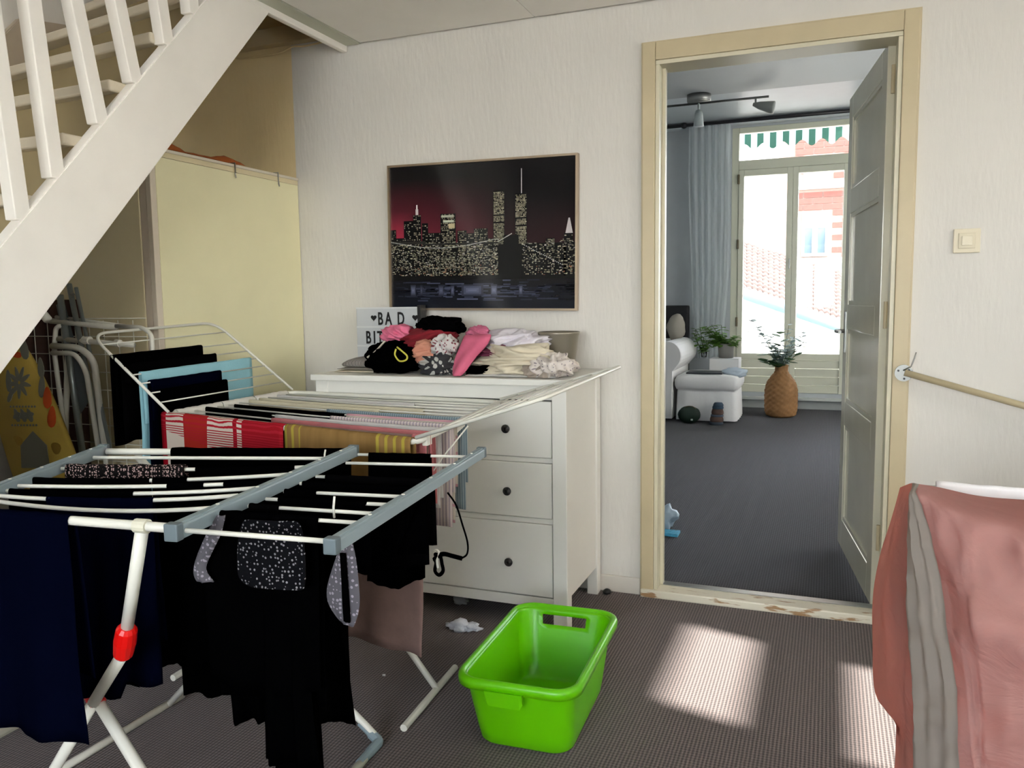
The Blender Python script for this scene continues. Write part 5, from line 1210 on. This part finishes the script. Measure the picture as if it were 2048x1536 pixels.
def stem_leaves(m, root, tip, n, L, w_, seed, mst, droop=.2, curve=.03):
    random.seed(seed); pts = smoothpath([root, lerp(root, tip, .5)+V((random.uniform(-curve, curve), random.uniform(-curve, curve), 0)), tip], 4)
    mst.tube(pts, .0025, 5)
    for i in range(n):
        t = .3+.7*i/max(1, n-1); P = pts[min(len(pts)-1, int(t*(len(pts)-1)))]; a = i*2.4+seed
        d = V((cos(a), sin(a), random.uniform(-.1, .7))); leaf_mesh(m, P, d, L*random.uniform(.7, 1.2), w_, droop)
pp_ = V((-.10, 5.62, 0)); pz = onY(1452, 715, 5.62).z
ps = tag(MB().bbox((-.30, 5.5, 0), (.0, 5.78, pz-.004), .01).make('side_table', SOF), 'white covered side table between footstool and curtain', 'table')
pl = thing('potted_plant', 'leafy green basil like plant in a grey pot behind the footstool', 'plant', (onY(1452, 715, 5.62).x, 5.62, pz))
pcx = onY(1452, 700, 5.62).x
MB().lathe([(.075, 0), (.085, .14), (.088, .15), (.080, .15), (.078, .13), (.01, .13)], (pcx, 5.62, pz), 24).make('pot', M('grey clay pot', '8b8983', .8), pl, True)
random.seed(3)
for k in range(26):
    tgt = onY(random.uniform(1400, 1478), random.uniform(648, 690), 5.62+random.uniform(-.1, .1)); lm = MB(); sm_ = MB()
    stem_leaves(lm, V((pcx, 5.62, pz+.13)), tgt, 15, .075, .058, k, sm_, .3); lo = lm.make('leaves', LEAF, pl, True); lo['kind'] = 'stuff'; sm_.make('stem', SEGL, pl)
p2 = thing('trailing_plant', 'small green plant in a glass left of the grey pot', 'plant', onY(1408, 715, 5.6))
g2 = onY(1408, 714, 5.6); MB().lathe([(.028, 0), (.036, .10), (.034, .10), (.026, .005)], g2, 18, cap1=False).make('glass', GLASS, p2, True)
for k in range(7):
    tgt = onY(random.uniform(1388, 1422), random.uniform(655, 692), 5.6+random.uniform(-.05, .05)); lm = MB(); sm_ = MB()
    stem_leaves(lm, g2+V((0, 0, .03)), tgt, 12, .065, .05, k+40, sm_, .3); lo = lm.make('leaves', LEAF, p2, True); lo['kind'] = 'stuff'; sm_.make('stem', SEGL, p2)
# wicker vase
vz = V((onZ(1560, 836, 0).x, 5.42, 0))
vs = thing('floor_vase', 'woven tan rattan floor vase with dried eucalyptus by the window', 'vase', vz)
WICK = M('woven rattan', '9a7044', .7, var=.15, vscale=30)
vprof = [(.10, .0), (.145, .02), (.158, .08), (.160, .20), (.158, .28), (.140, .355), (.10, .415), (.070, .45), (.062, .475), (.066, .53)]
vv = []; n = 48; rows = 60
def vr(z):
    for (r0, z0), (r1, z1) in zip(vprof[:-1], vprof[1:]):
        if z0 <= z <= z1: t = (z-z0)/(z1-z0+1e-9); return r0+(r1-r0)*t
    return vprof[-1][0]
for j in range(rows+1):
    z = .53*j/rows
    for i in range(n):
        a = 2*pi*i/n; w_ = .006*sin(i*pi/2+(j//3 % 2)*pi)*(1 if (z < .46) else .3); r_ = vr(z)+w_; vv.append(V((vz.x+r_*cos(a), vz.y+r_*sin(a), z)))
f = [(j*n+i, j*n+(i+1) % n, (j+1)*n+(i+1) % n, (j+1)*n+i) for j in range(rows) for i in range(n)]+[tuple(range(n))[::-1]]
build('body', vv, f, WICK, vs, True)
mz = V((vz.x, vz.y, .50)); random.seed(9)
for k, (px, py, mt, nl_, L, w_) in enumerate(((1500, 635, EUC, 12, .07, .035), (1518, 655, EUC, 10, .07, .035), (1535, 672, EUC, 9, .07, .04), (1590, 672, EUC, 11, .065, .035), (1608, 668, EUC, 11, .06, .03), (1578, 650, EUC, 12, .06, .03), (1560, 668, DGL, 5, .10, .06), (1540, 705, DGL, 5, .11, .06), (1525, 722, DGL, 5, .12, .07), (1600, 690, DGL, 7, .09, .03), (1612, 680, EUC, 8, .05, .02), (1575, 700, EUC, 10, .07, .045), (1555, 700, EUC, 9, .07, .045), (1590, 712, DGL, 4, .09, .05), (1497, 665, DGL, 4, .03, .012), (1585, 690, EUC, 10, .07, .04), (1548, 690, EUC, 10, .06, .035))):
    tgt = onY(px, py, vz.y+random.uniform(-.1, .1)); lm = MB(); sm_ = MB(); stem_leaves(lm, mz, tgt, int(nl_*1.7), L*1.25, w_*1.5, k+70, sm_, .15, .02)
    lo = lm.make('leaves', mt, vs, True); lo['kind'] = 'stuff'; sm_.make('stem', SEGL, vs)
# bag, shoes, papers
bgp = onZ(1375, 850, 0)
hbg = thing('handbag', 'dark green rounded bag on the floor before the footstool', 'bag', (bgp.x, 4.70, 0))
m = MB().ico((bgp.x, 4.70, .088), .105, 3, (1.05, .55, .82), .08, 1); 
for q in m.v: q.z = max(q.z, .002)
m.make('body', M('dark green nylon', (.006, .022, .012), .6), hbg, True)
tube('handle', smoothpath([(bgp.x-.03, 4.66, .165), (bgp.x+.0, 4.65, .178), (bgp.x+.04, 4.65, .175), (bgp.x+.07, 4.66, .155)]), .004, M('tan handle', '6b6048', .7), hbg)
box('label_patch', (bgp.x+.025, 4.637, .04), (bgp.x+.045, 4.642, .055), M('white patch', 'b5bdb8', .6), hbg)
bx = onZ(1432, 850, 0)
bo = thing('slipper_boot', 'banded blue and brown knitted slipper boot in front of the footstool', 'boot', (bx.x, 4.70, 0))
zz_ = 0
for k, (h_, r0_, r1_, col) in enumerate(((.030, .066, .066, '39414c'), (.050, .064, .060, '5b463c'), (.022, .060, .058, '4b5563'), (.055, .058, .052, '57423a'), (.030, .053, .050, '2f4658'), (.030, .050, .040, '3f5263'))):
    MB().lathe([(r0_*.94, 0), (r0_, h_*.2), ((r0_+r1_)/2+.002, h_*.5), (r1_, h_*.8), (r1_*.94, h_)], (bx.x+.003*k, 4.70+.004*k, zz_+.001), 18).make('band', M('knit band %d' % k, col, .9, bump=.5, bscale=90), bo, True); zz_ += h_-.001
pb = onZ(1340, 1070, 0)
pk = tag(MB().bbox((pb.x-.09, pb.y-.035, .001), (pb.x+.045, pb.y+.05, .016), .003).make('blue_box', M('printed blue carton', '4aa6c8', .5, var=.35, vscale=60)), 'flat printed blue carton on the carpet behind the door casing', 'carton')
crumple('plastic_bag', V((pb.x-.055, pb.y+.11, .06)), .06, (1, 1, 1), M('pale blue plastic film', 'a9bccb', .3), 'crumpled pale blue plastic bag beside the blue carton', 'plastic bag', 9, .7)

# ================================================================= OUTSIDE THE STREET WINDOW
st(box('ground_outside', (-60, -60, -4.1), (60, 60, -4.0), M('pale paving', 'a8a49c', .9)))
BRK = M('red brick face', '552a22', .9, var=.18, vscale=14); MORT = M('brick mortar', '6e5d55', .9); REND = M('white render', 'a9a8a2', .9); SILL = M('white stone sill', '8f8e8a', .8)
DGLS = M('dark window glass', '3a474d', .12, spec=.8)
FB = 17.0
br = thing('brick_house', 'red brick house with white framed windows across the street', 'building', (2.2, FB+1, -4))
rb0 = onY(1600, 300, FB).x-.1
MB().box((rb0, FB, -4), (rb0+5, FB+3, 9)).make('wall', MORT, br)
bm0 = MB(); random.seed(2)
zlo, zhi = onY(1640, 530, FB).z, onY(1640, 240, FB).z
wins = []
def wnd(parent, l, t, r_, b, y, nm=2, cross=None):
    a, c = onY(l, t, y), onY(r_, b, y); x0, x1, z1, z0 = a.x, c.x, a.z, c.z; wins.append((x0, x1, z0, z1))
    wf = MB(); fw = .07; wf.box((x0, y-.052, z0), (x1, y-.001, z0+fw)).box((x0, y-.052, z1-fw), (x1, y-.001, z1)).box((x0, y-.05, z0+fw), (x0+fw, y-.001, z1-fw)).box((x1-fw, y-.05, z0+fw), (x1, y-.001, z1-fw))
    for k in range(1, nm): xx = x0+(x1-x0)*k/nm; wf.box((xx-.06, y-.048, z0+fw), (xx+.06, y-.001, z1-fw))
    if cross: zz_ = z0+(z1-z0)*cross; wf.box((x0+fw, y-.046, zz_-.05), (x1-fw, y-.001, zz_+.05))
    o = wf.make('window', SILL, parent)
    box('pane', (x0+fw, y-.02, z0+fw), (x1-fw, y-.012, z1-fw), DGLS, o); return o
wnd(br, 1608, 322, 1662, 368, FB-.001, 2); wnd(br, 1604, 424, 1656, 512, FB-.001, 2, .68)
sa, sb_ = onY(1600, 372, FB), onY(1680, 366, FB); zl = (sa.z+sb_.z)/2
box('string_course', (rb0, FB-.10, zl-.10), (rb0+5, FB, zl+.06), SILL, br)
box('plinth', (rb0, FB-.12, onY(1640, 530, FB).z-.5), (rb0+5, FB, onY(1640, 516, FB).z), SILL, br)
cnt = 0; z = zlo; row = 0; bw, bh = .42, .14
bricks = MB()
while z < zhi:
    x = rb0-(.21 if row % 2 else 0)
    while x < rb0+2.6:
        a, b = max(x, rb0), min(x+bw-.025, rb0+2.6)
        if not any(a < w_[1] and b > w_[0] and z < w_[3] and z+bh > w_[2] for w_ in wins) and not (z+bh > zl-.1 and z < zl+.06) and b-a > .03:
            bricks.bbox((a, FB-.02, z), (b, FB-.001, z+bh-.02), .004) if False else bricks.box((a, FB-.02-random.uniform(0, .006), z), (b, FB-.001, z+bh-.02))
        x += bw
    z += bh; row += 1
o = bricks.make('brickwork', BRK, br); o['kind'] = 'stuff'
wh = thing('rendered_house', 'white rendered house with dark windows across the street', 'building', (0, FB+.5, -4))
wx1 = onY(1558, 400, FB+.4).x
MB().box((wx1-6, FB+.4, -4), (wx1, FB+3, 9)).make('wall', REND, wh)
wnd(wh, 1470, 336, 1506, 394, FB+.39, 2, .5); wnd(wh, 1470, 448, 1503, 498, FB+.39, 2, .5); wnd(wh, 1470, 320, 1506, 333, FB+.39, 2)
pr_ = MB().box((wx1, FB+.2, -4), (rb0-.001, FB+3, 9)).make('pier', M('pale brick pier', '8a6c60', .9, var=.15, vscale=10), wh)
# low building with raked tiled roof
TIL = M('pale roof tile', '6b5c56', .85, var=.25, vscale=6)
lo = thing('low_roof_house', 'low white house with a pale tiled roof sloping down to the right', 'building', (1, 13, -4))
e0, e1 = onY(1440, 573, 12.0), onY(1730, 672, 12.0)
MB().add([V((e0.x, 12.02, -4)), V((e1.x, 12.02, -4)), e1+V((0, .02, 0)), e0+V((0, .02, 0)), V((e0.x, 12.5, -4)), V((e1.x, 12.5, -4)), e1+V((0, .5, 0)), e0+V((0, .5, 0))], [(0, 1, 2, 3), (7, 6, 5, 4), (0, 4, 5, 1), (1, 5, 6, 2), (2, 6, 7, 3), (3, 7, 4, 0)]).make('wall', REND, lo)
gd = (e1-e0).normalized()
MB().tube([e0+V((0, -.06, .02)), e1+V((0, -.06, .02))], .10, 8).make('gutter', M('pale blue zinc gutter', '3f5763', .5), lo, True)
r0, r1 = onY(1440, 470, 15.5), onY(1730, 560, 15.5)
MB().add([e0+V((0, -.02, .06)), e1+V((0, -.02, .06)), r1, r0, e0+V((0, .02, -.05)), e1+V((0, .02, -.05)), r1-V((0, 0, .1)), r0-V((0, 0, .1))], [(0, 1, 2, 3), (7, 6, 5, 4), (0, 4, 5, 1), (1, 5, 6, 2), (2, 6, 7, 3), (3, 7, 4, 0)]).make('roof_base', M('roof underlay', '8d8078', .9), lo)
tl = MB(); NA, NB_ = 26, 14
for j in range(NB_):
    for i in range(NA):
        def PT(u, t, h): return lerp(lerp(e0+V((0, -.02, .06)), e1+V((0, -.02, .06)), u), lerp(r0, r1, u), t)+V((0, -.3*h, h))
        u0, u1 = (i+.04)/NA, (i+.96)/NA; t0, t1 = j/NB_, (j+1.1)/NB_; h = .05+random.uniform(0, .02)
        tl.add([PT(u0, t0, h), PT((u0+u1)/2, t0, h+.035), PT(u1, t0, h), PT(u0, min(1, t1), .012), PT((u0+u1)/2, min(1, t1), .04), PT(u1, min(1, t1), .012), PT(u0, t0, .0), PT(u1, t0, .0)], [(0, 1, 4, 3), (1, 2, 5, 4), (6, 7, 2, 1, 0)])
o = tl.make('roof_tiles', TIL, lo); o['kind'] = 'stuff'
# awning valance outside the transom
aw = thing('awning', 'green and white striped scalloped awning above the street window', 'awning', (.5, 6.5, 2.9))
AWG = sheer('green awning cloth', '2f4d42', .4); AWW = sheer('white awning cloth', '8d9a98', .4)
yA = 6.75; xA, xB = onY(1470, 270, yA).x-.1, onY(1700, 270, yA).x+.2; ns = 22
for k in range(ns):
    x0 = xA+(xB-xA)*k/ns; x1 = xA+(xB-xA)*(k+1)/ns; zt = onY(1580, 243, yA).z; v = []; seg = 6
    for j in range(seg+1):
        x = x0+(x1-x0)*j/seg; ph = (x-xA)/(xB-xA)*ns/3*2*pi; zb = onY(1580, 288, yA).z+.035*cos(ph); v += [V((x, yA, zt+.02)), V((x, yA, zb)), V((x, yA+.003, zb)), V((x, yA+.003, zt+.02))]
    f = [(j*4+i, j*4+(i+1) % 4, (j+1)*4+(i+1) % 4, (j+1)*4+i) for j in range(seg) for i in range(4)]
    build('stripe', v, f, AWG if k % 2 else AWW, aw)
    build('roof_stripe', [V((x0, yA, zt+.02)), V((x1, yA, zt+.02)), V((x1, 6.2395, zt+.40)), V((x0, 6.2395, zt+.40)), V((x0, yA, zt+.023)), V((x1, yA, zt+.023)), V((x1, 6.2395, zt+.403)), V((x0, 6.2395, zt+.403))], [(3, 2, 1, 0), (4, 5, 6, 7), (0, 1, 5, 4), (2, 3, 7, 6)], AWG if k % 2 else AWW, aw)
sc.cycles.use_denoising = True
